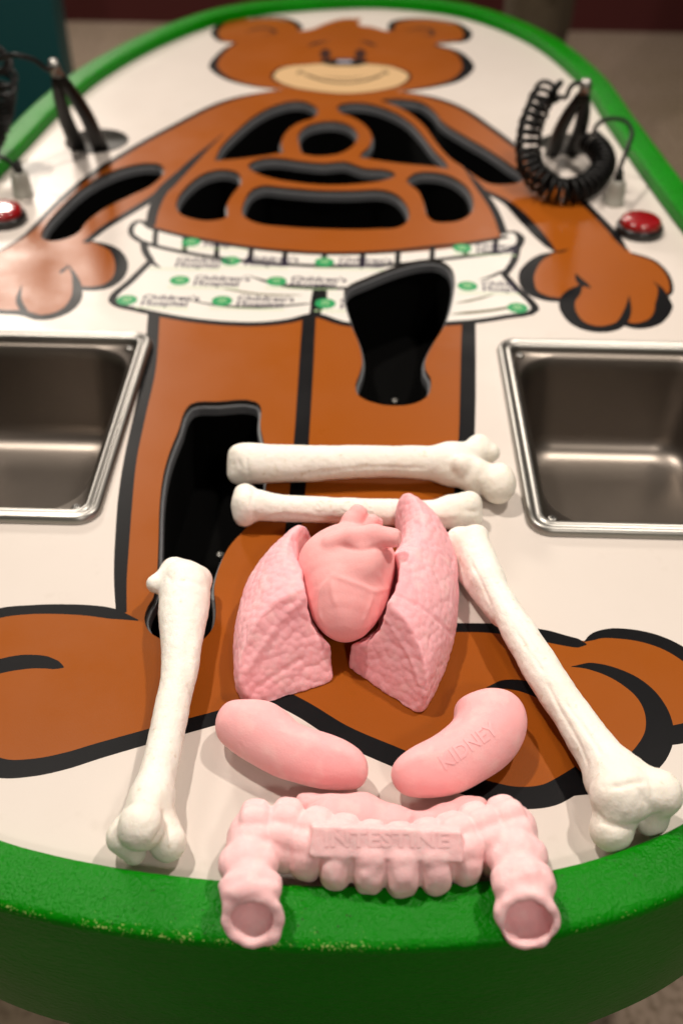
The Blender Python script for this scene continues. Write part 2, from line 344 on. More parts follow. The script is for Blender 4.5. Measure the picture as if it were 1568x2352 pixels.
stroke('black', [(1311, 1531), (1359, 1531), (1434, 1558), (1484, 1597), (1510, 1645), (1512, 1693), (1484, 1742), (1420, 1785), (1309, 1802)], [.004, .0095, .0145, .0170, .0200, .0215, .0205, .0190, .018], (.08, 0), 6)
stroke('black', [(1116, 1579), (1159, 1572), (1204, 1577), (1262, 1602), (1300, 1655), (1306, 1720)], [.004, .010, .0130, .0140, .0120, .006], (.12, .2))
# --- shorts with elastic waistband
shorts = fill('cloth', [(345, 527), (330, 556), (345, 600), (345, 600), (300, 645), (257, 689), (257, 689), (310, 707), (370, 720), (440, 732), (525, 739), (600, 740), (665, 733), (722, 722), (722, 722), (784, 739), (860, 746), (940, 747), (1029, 740), (1084, 737), (1159, 725), (1228, 708), (1228, 708), (1214, 691), (1184, 661), (1159, 631), (1159, 631), (1179, 596), (1186, 566), (1155, 548), (1155, 548), (1050, 568), (900, 582), (750, 586), (600, 576), (450, 552)])
fill('cloth', [(345, 521), (325, 507), (311, 512), (302, 527), (304, 541), (322, 553), (362, 566), (362, 566)])
fill('cloth', [(1154, 536), (1180, 533), (1194, 545), (1190, 563), (1169, 573), (1134, 581), (1134, 581)])
up = [(345, 523), (425, 543), (500, 557), (575, 569), (655, 577), (745, 582), (834, 581), (914, 576), (994, 567), (1069, 560), (1134, 550), (1165, 543)]
lo = [(304, 541), (322, 553), (362, 566), (425, 580), (500, 592), (575, 601), (655, 607), (745, 611), (834, 610), (914, 607), (994, 598), (1069, 589), (1134, 581), (1172, 573), (1190, 562)]
stroke('black', up, .008); stroke('black', lo, .0085)
stroke('black', [(345, 523), (325, 508), (310, 512), (301, 526), (303, 541)], .0075)
stroke('black', [(1152, 537), (1180, 533), (1195, 546), (1191, 563), (1182, 572)], [.004, .007, .011, .010, .010])
for i, (x, ya, yb) in enumerate([(358, 527, 564), (426, 543, 580), (499, 557, 592), (577, 569, 601), (655, 577, 607), (745, 582, 611), (833, 581, 610), (914, 576, 607), (993, 567, 598), (1070, 560, 589), (1138, 550, 581)]):
    stroke('black', [(x, ya), (x - 2, yb)], .0068)
stroke('black', [(330, 556), (334, 577), (347, 599), (347, 599), (300, 646), (258, 688), (266, 698), (310, 710), (370, 723), (440, 735), (525, 743), (600, 744), (665, 737), (724, 724), (784, 742), (860, 750), (940, 751), (1029, 743), (1084, 739), (1159, 728), (1228, 711), (1224, 700), (1184, 661), (1158, 631), (1158, 631), (1180, 598), (1187, 568)], .0095, n=4)
stroke('black', [(735, 655), (732, 690), (722, 724)], [.016, .019, .012])
stroke('black', [(565, 631), (625, 650), (700, 661), (784, 662), (850, 658)], [.004, .007, .0085, .007, .004], (.2, .2))
stroke('olive', [(500, 661), (600, 676), (695, 678)], .004, (.3, .3))
stroke('black', [(415, 686), (500, 701), (600, 706), (722, 696)], .0045, (.3, .1))
stroke('black', [(347, 599), (358, 609), (370, 615)], .006, (0, .5))
stroke('black', [(1099, 643), (1130, 634), (1158, 620)], .005, (.4, .2))
stroke('olive', [(1044, 697), (1090, 688), (1134, 676)], .004, (.3, .3))
stroke('olive', [(1034, 722), (1134, 712), (1202, 699)], .0055, (.2, .2))
# --- head of a plain brown bear
stroke('black', [(640, 205), (571, 195), (514, 175), (492, 151), (518, 113), (542, 98), (505, 92), (494, 74), (523, 47), (584, 40), (650, 42), (683, 56), (690, 68)], [.006, .010, .014, .020, .014, .010, .012, .016, .012, .008, .010, .015, .012])
fill('brown', [(637, 204), (571, 193), (518, 173), (499, 150), (522, 114), (545, 98), (545, 98), (508, 91), (501, 74), (525, 49), (584, 43), (648, 45), (678, 58), (684, 68), (712, 68), (747, 54), (787, 43), (831, 43), (831, 43), (822, 55), (855, 62), (897, 70), (905, 55), (936, 46), (1011, 48), (1052, 59), (1070, 77), (1068, 88), (1030, 95), (998, 102), (1052, 123), (1069, 154), (1050, 178), (998, 196), (923, 208), (813, 216), (703, 209)])
stroke('black', [(897, 70), (901, 54), (936, 44), (1011, 46), (1055, 57), (1074, 77), (1068, 91), (1033, 97), (998, 103)], [.012, .015, .009, .008, .012, .018, .012, .007])
stroke('black', [(998, 103), (1055, 123), (1075, 154), (1053, 180), (998, 198), (923, 210)], [.006, .014, .022, .018, .011, .006])
stroke('pupil', [(565, 74), (590, 66), (620, 66), (632, 74), (604, 80)], .010, (.3, .4))
stroke('pupil', [(932, 72), (960, 66), (990, 70), (992, 80), (960, 78)], .010, (.3, .4))
stroke('pupil', [(708, 106), (730, 98), (756, 95)], .012, (.3, .4)); stroke('pupil', [(824, 94), (845, 98), (863, 106)], .012, (.4, .3))
fill('pupil', [(735, 120), (742, 113), (752, 113), (760, 121), (757, 133), (746, 137), (737, 133)])
fill('pupil', [(815, 120), (822, 113), (832, 113), (840, 121), (837, 133), (827, 137), (817, 133)])
m_ = [(790, 146), (855, 148), (910, 157), (938, 174), (925, 191), (870, 207), (800, 214), (720, 208), (655, 194), (628, 176), (640, 160), (700, 149)]
mw = px2w(catmull(m_, True, 4)); layers.append((CI.index('black'), (mw - mw.mean(0)) * 1.045 + mw.mean(0))); layers.append((CI.index('cream'), mw))
fill('black', [(735, 141), (760, 136), (790, 134), (822, 136), (845, 141), (838, 147), (790, 151), (745, 147)])
fill('grey', [(772, 140), (790, 138), (810, 140), (808, 143), (790, 144), (774, 143)])
stroke('black', [(690, 166), (712, 175), (745, 185), (790, 190), (835, 185), (868, 175), (886, 166)], .0075, (.15, .15))
stroke('black', [(735, 176), (790, 180), (842, 176)], .004, (.3, .3))
stroke('black', [(683, 170), (688, 165), (698, 162)], .006, (.3, .3)); stroke('black', [(876, 162), (886, 165), (890, 170)], .006, (.3, .3))
# --- green badges scattered on the shorts
SY = np.array([p[1] for p in shorts]); badge = []
for (x, y) in [(439, 556), (530, 599), (745, 602), (413, 644), (635, 646), (292, 689), (510, 691), (747, 697), (1061, 570), (1073, 657), (1188, 707), (372, 602)]:
    c = W(x, y)[:2]; badge.append((c, x, y))
    if x == 372: continue
    th = np.linspace(0, 2 * PI, 28, endpoint=False); e = c + np.c_[.0122 * np.cos(th), .0118 * np.sin(th)]
    layers.append((CI.index('green_print'), e))
    if 0: layers.append((CI.index('green_pale'), c + np.c_[.0085 * np.cos(th), .0080 * np.sin(th)])); layers.append((CI.index('green_print'), c + np.c_[.0072 * np.cos(th), .0066 * np.sin(th)]))
    for yy in (-.003, .001, .0045): layers.append((CI.index('green_pale'), c + np.array([(-.005, yy), (.005, yy + .0006), (.005, yy + .0018), (-.005, yy + .0012)])))
# --- cutouts
HOLES = [
 [(95, 545), (100, 525), (140, 475), (190, 430), (240, 400), (290, 382), (340, 374), (372, 380), (377, 395), (350, 425), (300, 450), (240, 480), (200, 510), (180, 535), (140, 552), (110, 553)],
 [(492, 369), (506, 339), (544, 299), (587, 264), (630, 242), (679, 231), (711, 237), (730, 253), (722, 269), (684, 283), (657, 304), (646, 329), (651, 350), (651, 350), (603, 358), (538, 366), (492, 369)],
 [(687, 334), (684, 310), (700, 291), (733, 280), (776, 279), (808, 291), (822, 310), (814, 331), (787, 350), (749, 358), (711, 357), (692, 350)],
 [(773, 245), (792, 237), (835, 236), (889, 250), (938, 277), (970, 310), (997, 345), (1024, 374), (1030, 388), (1030, 388), (997, 383), (916, 375), (841, 364), (827, 361), (829, 353), (846, 337), (854, 315), (841, 291), (808, 269), (781, 258)],
 [(569, 380), (592, 366), (635, 362), (689, 369), (743, 374), (792, 371), (835, 385), (895, 392), (908, 401), (895, 410), (835, 421), (754, 425), (679, 419), (614, 407), (579, 392)],
 [(404, 474), (409, 453), (436, 420), (473, 396), (517, 389), (549, 399), (554, 420), (538, 442), (522, 469), (522, 496), (484, 507), (441, 502), (414, 491)],
 [(933, 415), (949, 399), (986, 394), (1035, 404), (1073, 431), (1086, 458), (1084, 485), (1062, 504), (1024, 511), (992, 507), (978, 491), (973, 469), (960, 439)],
 [(556, 491), (560, 464), (576, 437), (603, 426), (646, 429), (727, 436), (808, 437), (879, 436), (911, 447), (935, 474), (939, 501), (922, 519), (862, 526), (754, 526), (646, 520), (582, 510)],
 [(874, 231), (894, 227), (934, 228), (969, 235), (999, 257), (1014, 277), (1064, 310), (1124, 345), (1174, 380), (1201, 400), (1199, 415), (1164, 424), (1124, 422), (1094, 407), (1064, 385), (1029, 360), (999, 325), (974, 290), (934, 257), (894, 238)],
 [(789, 671), (796, 659), (844, 636), (909, 611), (964, 597), (1009, 598), (1036, 616), (1044, 641), (1039, 691), (1024, 741), (994, 791), (976, 831), (978, 851), (989, 871), (984, 906), (959, 924), (909, 932), (854, 924), (821, 906), (816, 886), (826, 856), (831, 831), (824, 791), (806, 746)],
 [(425, 943), (440, 927), (500, 922), (585, 922), (598, 933), (598, 978), (607, 1023), (612, 1078), (610, 1123), (595, 1180), (560, 1218), (525, 1258), (502, 1308), (492, 1353), (496, 1403), (490, 1440), (462, 1472), (420, 1482), (375, 1470), (343, 1450), (332, 1423), (340, 1393), (352, 1373), (360, 1328), (364, 1248), (367, 1158), (375, 1093), (390, 1038), (410, 988)],
]
holes = [px2w(catmull(h, True, 4)) for h in HOLES]
CUPS = [(W(223, 324)[:2], .047), (W(1303, 332)[:2], .042)]
circ = lambda c, r, n=40: c + r * np.c_[np.cos(np.linspace(0, 2 * PI, n, endpoint=False)), np.sin(np.linspace(0, 2 * PI, n, endpoint=False))]
BAS = [(-.486, -.222, .652, .966), (.156, .420, .652, .970)]
def rrect(x0, x1, y0, y1, r, n=6):
    out = []
    for cx, cy, a in ((x1 - r, y1 - r, 0), (x0 + r, y1 - r, PI / 2), (x0 + r, y0 + r, PI), (x1 - r, y0 + r, 1.5 * PI)):
        for t in np.linspace(0, PI / 2, n): out.append((cx + r * math.cos(a + t), cy + r * math.sin(a + t)))
    return np.array(out)
cut = holes + [circ(c, r) for c, r in CUPS] + [rrect(a + .004, b - .004, c + .004, d - .004, .016) for a, b, c, d in BAS]
# constrained triangulation of every outline, then each triangle takes the topmost colour
pts, edges = [], []
def addloop(lp):
    s = len(pts); pts.extend([Vector((float(x), float(y))) for x, y in lp]); n = len(lp); edges.extend([(s + i, s + (i + 1) % n) for i in range(n)])
base = inner + nrm * .0008
addloop(base)
for _, p in layers: addloop(p)
for p in cut: addloop(p)
vo, eo, fo, *_r = delaunay_2d_cdt(pts, edges, [], 0, 1e-5)
V2 = np.array([(p.x, p.y) for p in vo]); F3 = np.array([tuple(q) for q in fo if len(q) == 3]); cen = V2[F3].mean(1)
keep = inpoly(cen, base)
for p in cut: keep &= ~inpoly(cen, p)
cidx = np.zeros(len(F3), int)
for ci, p in layers:
    lo_, hi_ = p.min(0), p.max(0); sel = np.where((cen >= lo_).all(1) & (cen <= hi_).all(1))[0]
    if len(sel): ins = inpoly(cen[sel], p); cidx[sel[ins]] = ci
F3 = F3[keep]; cidx = cidx[keep]
a, b, c = V2[F3[:, 0]], V2[F3[:, 1]], V2[F3[:, 2]]
neg = ((b - a)[:, 0] * (c - a)[:, 1] - (b - a)[:, 1] * (c - a)[:, 0]) < 0; F3[neg] = F3[neg][:, ::-1]
mesh('printed_top', np.c_[V2, np.zeros(len(V2))], F3, [M[k] for k in CI], table, mi=cidx.astype(np.int32))
# pockets under the cutouts
for lp in holes:
    n = len(lp); t = np.roll(lp, -1, 0) - np.roll(lp, 1, 0); t /= np.linalg.norm(t, axis=1)[:, None] + 1e-12; nn = np.c_[-t[:, 1], t[:, 0]]
    area = .5 * np.sum(lp[:, 0] * np.roll(lp[:, 1], -1) - np.roll(lp[:, 0], -1) * lp[:, 1]); nn = nn * np.sign(area)
    for _ in range(3): nn = (np.roll(nn, 1, 0) + 2 * nn + np.roll(nn, -1, 0)) / 4
    ring = lambda o_, z_: np.c_[lp + nn * o_, np.full(n, z_)]
    v, f = loft([ring(0, 0), ring(.0004, -.0008), ring(.0004, -.0055)]); mesh('cutout_edge', v, f, M['edge_dark'], table)
    v, f = loft([ring(.0004, -.0055), ring(.0026, -.0058), ring(.0031, -.0075), ring(.0031, -.0155), ring(.001, -.0160)]); mesh('cutout_ledge', v, f, M['edge_grey'], table)
    v, f = loft([ring(.001, -.0160), ring(-.001, -.11)], True, False, True); mesh('pocket', v, f, M['pocket'], table)
def screw(c, r, parent):
    root = mesh('screw', *lathe([(r, 0), (r, r * .35), (r * .75, r * .62), (r * .3, r * .72), (.0001, r * .74)], c, 16), M['steel_bright'], parent, True)
    v1, f1 = box(c[0] - r * .6, c[0] + r * .6, c[1] - r * .12, c[1] + r * .12, c[2] + r * .5, c[2] + r * .77); v2, f2 = box(c[0] - r * .12, c[0] + r * .12, c[1] - r * .6, c[1] + r * .6, c[2] + r * .5, c[2] + r * .78)
    mesh('screw_slot', v1 + v2, f1 + [tuple(i + 8 for i in q) for q in f2], M['ring'], root)
screw(W(906, 921, -.109), .004, table); screw(W(510, 1083, -.109), .004, table); screw(W(506, 1277, -.05), .004, table)
# cups that hold the tweezers
for c, r in CUPS:
    v, f = lathe([(r + .001, .0006), (r, .0012), (r - .0015, 0), (r - .002, -.02), (r - .004, -.09), (r - .012, -.10), (.001, -.10)], (c[0], c[1], 0), 40)
    mesh('tweezer_cup', v, f, M['cup'], table, True)
# steel basins
for (x0, x1, y0, y1) in BAS:
    R_ = lambda o_, z_, r_: np.c_[rrect(x0 + o_, x1 - o_, y0 + o_, y1 - o_, r_, 9), np.full(36, z_)]
    root = mesh('steel_basin', *loft([R_(.0155, .001, .011), R_(.0160, -.0015, .0105), R_(.020, -.0025, .044), R_(.0225, -.006, .046), R_(.024, -.02, .046), R_(.032, -.100, .042), R_(.036, -.112, .040), R_(.044, -.120, .034), R_(.056, -.1235, .026), R_(.09, -.1245, .016)], True, False, True), M['steel'], table, True)
    mesh('basin_rim', *loft([R_(0, .0006, .021), R_(.0004, .004, .021), R_(.0018, .0066, .020), R_(.004, .0078, .018), R_(.0062, .0074, .017), R_(.0078, .0052, .0155), R_(.0092, .0048, .014), R_(.0106, .0062, .013), R_(.0128, .0070, .012), R_(.0148, .0058, .0105), R_(.0158, .0028, .0105), R_(.0160, -.001, .0105)]), M['steel_bright'], root, True)
    for sx, sy in ((0, 0), (0, 1), (1, 0), (1, 1)):
        screw(((x1 - .0245 if sx else x0 + .0245), (y1 - .0245 if sy else y0 + .0245), -.0022), .0047, root)
# red buttons and cord sockets
for (px, py) in ((10, 508), (1466, 533)):
    c = W(px, py); root = mesh('button_ring', *lathe([(.0305, 0), (.0305, .008), (.029, .011), (.0265, .0115), (.0262, .008)], c, 40), M['ring'], table, True)
    mesh('button_cap', *lathe([(.0260, .004), (.0260, .0145), (.0250, .0180), (.0225, .0200), (.018, .0206), (.009, .0210), (.0001, .0211)], c, 40), M['red'], root, True)
SOCK = [W(55, 450), W(1408, 468)]
for c in SOCK:
    root = mesh('cord_socket', *lathe([(.0140, 0), (.0140, .004), (.0130, .005), (.0128, .020), (.0112, .031), (.0096, .034), (.006, .0345)], c, 28), M['plug'], table, True)
    mesh('strain_relief', *lathe([(.0062, .034), (.0062, .040), (.0044, .048), (.0030, .049)], c, 16), M['rubber'], root, True)

# lettering on the shorts
def text_mesh(s, size):
    cu = bpy.data.curves.new('t', 'FONT'); cu.body = s; cu.size = size; cu.resolution_u = 2; cu.offset = size * .02
    o = bpy.data.objects.new('t', cu); col.objects.link(o); dg = bpy.context.evaluated_depsgraph_get(); dg.update()
    me = bpy.data.meshes.new_from_object(o.evaluated_get(dg))
    v = np.array([tuple(p.co) for p in me.vertices]); f = [tuple(p.vertices) for p in me.polygons]
    bpy.data.objects.remove(o); bpy.data.curves.remove(cu); bpy.data.meshes.remove(me); return v, f
tv1, tf1 = text_mesh("Children's", .0165); tv2, tf2 = text_mesh('Hospital', .0165)
band = [p for ci, p in layers if ci == CI.index('black')]
def decal(name, v, f, m_):
    v = np.asarray(v); ce = np.array([v[list(q)].mean(0)[:2] for q in f]); ok = inpoly(ce, shorts)
    for p in holes: ok &= ~inpoly(ce, np.asarray(p))
    f = [q for q, k in zip(f, ok) if k]
    if f:
        used = sorted({i for q in f for i in q}); mp = {u: i for i, u in enumerate(used)}
        mesh(name, v[used], [tuple(mp[i] for i in q) for q in f], m_, table)
for c, x, y in badge:
    for tv, tf, dy in ((tv1, tf1, .0015), (tv2, tf2, -.0115)):
        v = tv * np.array([1.0, 1.0, 0]) + np.array([c[0] + .017, c[1] + dy, .0003]); decal('printed_lettering', v, tf, M['purple'])
    vv, ff = [], []
    for k in range(14):
        x0 = c[0] - .012 + k * .0062; n0 = len(vv); vv += [(x0, c[1] - .0185, .0003), (x0 + .0044, c[1] - .0185, .0003), (x0 + .0044, c[1] - .0160, .0003), (x0, c[1] - .0160, .0003)]; ff.append((n0, n0 + 1, n0 + 2, n0 + 3))
    decal('small_green_lettering', vv, ff, M['green_pale'])

# ------------------------------------------------------------------ sculpting in distance fields
def nets(F, o, h):
    ins = F < 0; nx, ny, nz = F.shape
    cnt = np.zeros((nx - 1, ny - 1, nz - 1), np.int8); acc = np.zeros((nx - 1, ny - 1, nz - 1, 3), np.float32)
    for ax in range(3):
        o1, o2 = [a for a in range(3) if a != ax]
        for p in (0, 1):
            for q in (0, 1):
                s0 = [slice(0, n - 1) for n in F.shape]; s1 = list(s0)
                s0[o1] = s1[o1] = slice(p, F.shape[o1] - 1 + p); s0[o2] = s1[o2] = slice(q, F.shape[o2] - 1 + q)
                s1[ax] = slice(1, F.shape[ax]); A = F[tuple(s0)]; B = F[tuple(s1)]
                cr = (A < 0) != (B < 0); idx = np.nonzero(cr); t = A[idx] / (A[idx] - B[idx])
                add = np.zeros((len(t), 3), np.float32); add[:, ax] = t; add[:, o1] = p; add[:, o2] = q
                acc[idx] += add; cnt[idx] += 1
    act = cnt > 0; ids = np.full(cnt.shape, -1, np.int64); ix = np.nonzero(act); ids[ix] = np.arange(len(ix[0]))
    V = (np.stack(ix, 1) + acc[ix] / cnt[ix][:, None]) * h + o
    Q = []
    for ax in range(3):
        o1, o2 = (ax + 1) % 3, (ax + 2) % 3
        s0 = [slice(1, n - 1) for n in F.shape]; s1 = list(s0); s0[ax] = slice(0, F.shape[ax] - 1); s1[ax] = slice(1, F.shape[ax])
        A = ins[tuple(s0)]; B = ins[tuple(s1)]; idx = np.array(np.nonzero(A != B)).T; sg = A[tuple(idx.T)]
        idx = idx + 1; idx[:, ax] -= 1
        e1 = np.zeros(3, int); e1[o1] = 1; e2 = np.zeros(3, int); e2[o2] = 1
        g = lambda d: ids[tuple((idx - d).T)]
        q = np.stack([g(e1 + e2), g(e2), g(0 * e1), g(e1)], 1); q[~sg] = q[~sg][:, ::-1]; Q.append(q)
    return V, np.vstack(Q)
def smin(a, b, k):
    if k <= 0: return np.minimum(a, b)
    h = np.clip(.5 + .5 * (b - a) / k, 0, 1); return b + (a - b) * h - k * h * (1 - h)
def smax(a, b, k): return -smin(-a, -b, k)
class Sculpt:
    def __init__(s, pts, pad, h, zmin=None):
        pts = np.array(pts); ps = np.broadcast_to(np.asarray(pad, float), (3,))
        c = pts.mean(0)[:2]; u, w_, vt = np.linalg.svd(pts[:, :2] - c); d = vt[0] if len(pts) > 1 else np.array([1, 0.])
        if d[0] < 0: d = -d
        s.c = np.array([c[0], c[1], 0.]); s.ang = math.atan2(d[1], d[0]); ca, sa = math.cos(s.ang), math.sin(s.ang)
        s.R = np.array([[ca, sa, 0], [-sa, ca, 0], [0, 0, 1.]]); s.h = h
        L = s.lo(pts); a = L.min(0) - ps; b = L.max(0) + ps
        if zmin is not None: a[2] = zmin
        s.o = a; n = np.ceil((b - a) / h).astype(int) + 2
        s.g = np.meshgrid(*[(a[i] + h * np.arange(n[i])).astype(np.float32) for i in range(3)], indexing='ij'); s.F = np.full(tuple(n), 1., np.float32)
    def lo(s, p): return (np.asarray(p, float) - s.c) @ s.R.T
    def ch(s, chain, k=.006, flat=1.):
        """round-cone chain [(p, r)...]"""
        X, Y, Z = s.g; D = None
        for (p, r), (q, r2) in zip(chain[:-1], chain[1:]):
            p = s.lo(p); q = s.lo(q); d = q - p; L2 = d @ d + 1e-12
            t = np.clip(((X - p[0]) * d[0] + (Y - p[1]) * d[1] + (Z - p[2]) * d[2]) / L2, 0, 1)
            e = np.sqrt((X - p[0] - t * d[0]) ** 2 + (Y - p[1] - t * d[1]) ** 2 + ((Z - p[2] - t * d[2]) / flat) ** 2) - (r + t * (r2 - r))
            D = e if D is None else smin(D, e, k * .5)
        return D
    def el(s, c, r, axes=None, sq=False):
        c = s.lo(c); P_ = [s.g[i] - np.float32(c[i]) for i in range(3)]
        A = np.eye(3) if axes is None else np.asarray(axes) @ s.R.T
        if axes is None: A = np.eye(3) @ s.R.T
        q = [sum(A[j][i] * P_[i] for i in range(3)) / r[j] for j in range(3)]
        n = np.cbrt(np.abs(q[0]) ** 3 + np.sqrt(q[1] ** 2 + q[2] ** 2) ** 3) if sq else np.sqrt(q[0] ** 2 + q[1] ** 2 + q[2] ** 2); m = np.sqrt((q[0] / r[0]) ** 2 + (q[1] / r[1]) ** 2 + (q[2] / r[2]) ** 2) + 1e-6
        return n * (n - 1) / m
    def pillow(s, poly, R, h, zc, flatr=1.):
        """rounded body over a plan outline"""
        X, Y, Z = s.g; x = X[:, :, 0]; y = Y[:, :, 0]; P_ = s.lo(np.c_[poly, np.zeros(len(poly))])[:, :2]
        pt = np.c_[x.ravel(), y.ravel()]; d = np.full(len(pt), 1e9)
        for i in range(len(P_)):
            a, b = P_[i], P_[(i + 1) % len(P_)]; e = b - a; t = np.clip(((pt - a) @ e) / (e @ e + 1e-12), 0, 1); d = np.minimum(d, np.linalg.norm(pt - a - t[:, None] * e, axis=1))
        d[inpoly(pt, P_)] *= -1; d = d.reshape(x.shape)
        if flatr < 1.: d = np.where(d < 0, d * flatr, d)
        for _ in range(4): d[1:-1, 1:-1] = (d[1:-1, 1:-1] * 4 + d[2:, 1:-1] + d[:-2, 1:-1] + d[1:-1, 2:] + d[1:-1, :-2]) / 8
        q = smax(d + R, np.zeros_like(d), R * .5)[:, :, None]
        return (np.sqrt(q ** 2 + ((Z - zc) * R / h) ** 2) - R).astype(np.float32)
    def prism(s, poly):
        X, Y, Z = s.g; x = X[:, :, 0]; y = Y[:, :, 0]; P_ = s.lo(np.c_[poly, np.zeros(len(poly))])[:, :2]; pt = np.c_[x.ravel(), y.ravel()]; d = np.full(len(pt), 1e9)
        for i in range(len(P_)):
            a, b = P_[i], P_[(i + 1) % len(P_)]; e = b - a; t = np.clip(((pt - a) @ e) / (e @ e + 1e-12), 0, 1); d = np.minimum(d, np.linalg.norm(pt - a - t[:, None] * e, axis=1))
        d[inpoly(pt, P_)] *= -1; return (d.reshape(x.shape)[:, :, None] + 0 * Z).astype(np.float32)
    def plane(s, A, B, C_):
        """signed distance, positive on the upper side of the plane through three points"""
        A, B, C_ = map(s.lo, (A, B, C_)); n = np.cross(B - A, C_ - A); n /= np.linalg.norm(n)
        if n[2] < 0: n = -n
        return s.g[0] * n[0] + s.g[1] * n[1] + s.g[2] * n[2] - A @ n
    def add(s, D, k=.006): s.F = smin(s.F, D.astype(np.float32), k)
    def sub(s, D, k=.004): s.F = smax(s.F, -D, k)
    def build(s, zfloor=None, smooth=1):
        if zfloor is not None: s.F = smax(s.F, zfloor - s.g[2], .002)
        s.F[[0, -1]] = 1; s.F[:, [0, -1]] = 1; s.F[:, :, [0, -1]] = 1
        V, Q = nets(s.F, s.o, s.h); s.F = None; s.g = None; return V, Q
def vnormals(V, Q):
    n = np.cross(V[Q[:, 2]] - V[Q[:, 0]], V[Q[:, 3]] - V[Q[:, 1]]); N = np.zeros_like(V)
    for i in range(4): np.add.at(N, Q[:, i], n)
    return N / (np.linalg.norm(N, axis=1)[:, None] + 1e-12)
def relax(V, Q, it=2, w=.5):
    for _ in range(it):
        S_ = np.zeros_like(V); c = np.zeros(len(V))
        for i in range(4):
            j = (i + 1) % 4; np.add.at(S_, Q[:, i], V[Q[:, j]]); np.add.at(S_, Q[:, j], V[Q[:, i]]); np.add.at(c, Q[:, i], 1); np.add.at(c, Q[:, j], 1)
        V = V * (1 - w) + w * S_ / c[:, None]
    return V
class Finish:
    """surface work on a sculpted mesh, then the object itself"""
    def __init__(s, sc, zfloor=None, it=2):
        s.c, s.R, s.ang = sc.c, sc.R, sc.ang; V, Q = sc.build(zfloor); s.V = relax(V, Q, it); s.Q = Q; s.N = vnormals(s.V, Q)
    def world(s): return s.V @ s.R + s.c
    def hit(s, pts, n=8):
        bv = BVHTree.FromPolygons([Vector(p) for p in s.world()], [tuple(int(i) for i in q) for q in s.Q]); out = []
        for p in catmull(pts, False, n):
            c = np.array([(p[0] - PW / 2) / FPX, -(p[1] - PH / 2) / FPX, -1.]); w = CR @ c; w /= np.linalg.norm(w)
            r = bv.ray_cast(Vector(CC), Vector(w)); out.append(np.array(r[0]) if r[0] is not None else None)
        return [p for p in out if p is not None]
    def carve(s, pts, width, depth, taper=True):
        h = s.hit(pts)
        if len(h) < 2: return
        h = np.array(h); L = s.lo(h); n = len(L)
        for _ in range(1): L = np.vstack([L, (L[:-1] + L[1:]) / 2])
        amp = np.ones(len(L)); best = np.full(len(s.V), 1e9)
        sel = np.where(((s.V > L.min(0) - 3 * width) & (s.V < L.max(0) + 3 * width)).all(1))[0]
        if not len(sel): return
        d = np.sqrt(((s.V[sel][:, None] - L[None]) ** 2).sum(2)).min(1)
        ends = np.minimum(np.linalg.norm(s.V[sel] - L[0], axis=1), np.linalg.norm(s.V[sel] - s.lo(h[-1:])[0], axis=1))
        f_ = np.exp(-(d / width) ** 2) * (np.clip(ends / (3 * width), .25, 1) if taper else 1)
        s.V[sel] -= s.N[sel] * (f_ * depth)[:, None]
    def lo(s, p): return (np.asarray(p, float) - s.c) @ s.R.T
    def cobble(s, cell, amp, mask=None, seed=1):
        r_ = np.random.default_rng(seed); lo_, hi_ = s.V.min(0), s.V.max(0)
        gx = np.stack(np.meshgrid(*[np.arange(lo_[i] - cell, hi_[i] + cell, cell) for i in range(3)], indexing='ij'), -1).reshape(-1, 3)
        seeds = gx + r_.uniform(-.42, .42, gx.shape) * cell
        from mathutils.kdtree import KDTree
        kd = KDTree(len(seeds)); [kd.insert(Vector(p), i) for i, p in enumerate(seeds)]; kd.balance()
        d = np.array([[t[2] for t in kd.find_n(Vector(p), 2)] for p in s.V]); e = np.clip((d[:, 1] - d[:, 0]) / (cell * .45), 0, 1)
        hgt = .45 - (d[:, 0] / (cell * .60)) ** 2
        if mask is not None: hgt = hgt * mask
        s.V = s.V + s.N * (hgt * amp)[:, None]
    def lumps(s, scale, amp, seed=0, mask=None):
        from mathutils import noise
        d = np.array([noise.noise(Vector(p) * scale + Vector((seed, 0, 0))) for p in s.V]); d = d if mask is None else d * mask; s.V = s.V + s.N * (d * amp)[:, None]
    def obj(s, name, m_):
        me = bpy.data.meshes.new(name); me.vertices.add(len(s.V)); me.vertices.foreach_set('co', s.V.astype(np.float32).ravel())
        me.loops.add(len(s.Q) * 4); me.loops.foreach_set('vertex_index', s.Q.astype(np.int32).ravel()); me.polygons.add(len(s.Q))
        me.polygons.foreach_set('loop_start', np.arange(0, len(s.Q) * 4, 4, dtype=np.int32)); me.update(calc_edges=True); me.validate(); me.materials.append(m_); me.shade_smooth()
        o = bpy.data.objects.new(name, me); col.objects.link(o); o.location = Vector(s.c); o.rotation_euler = (0, 0, s.ang); s.o = o; return o
    def letters(s, text, a, b, height, m_, lift=.00045, flip=False):
        """raised lettering laid along the line a-b (photo measurements) and pressed on to the surface"""
        pa, pb = s.hit([a, b], 1)[0], s.hit([a, b], 1)[-1]; bv = BVHTree.FromPolygons([Vector(p) for p in s.world()], [tuple(int(i) for i in q) for q in s.Q])
        tv, tf = text_mesh(text, 1.); wd = tv[:, 0].max() - tv[:, 0].min(); tv[:, 0] -= tv[:, 0].min(); L = np.linalg.norm(pb - pa)
        # refine long edges a little by subdividing through bmesh
        import bmesh
        bm = bmesh.new(); vs = [bm.verts.new(p) for p in tv]
        for q in tf:
            try: bm.faces.new([vs[i] for i in q])
            except ValueError: pass
        bmesh.ops.remove_doubles(bm, verts=bm.verts, dist=1e-5); bmesh.ops.triangulate(bm, faces=bm.faces)
        for _ in range(1): bmesh.ops.subdivide_edges(bm, edges=[e for e in bm.edges if e.calc_length() > .12], cuts=3, use_grid_fill=False); bmesh.ops.triangulate(bm, faces=bm.faces)
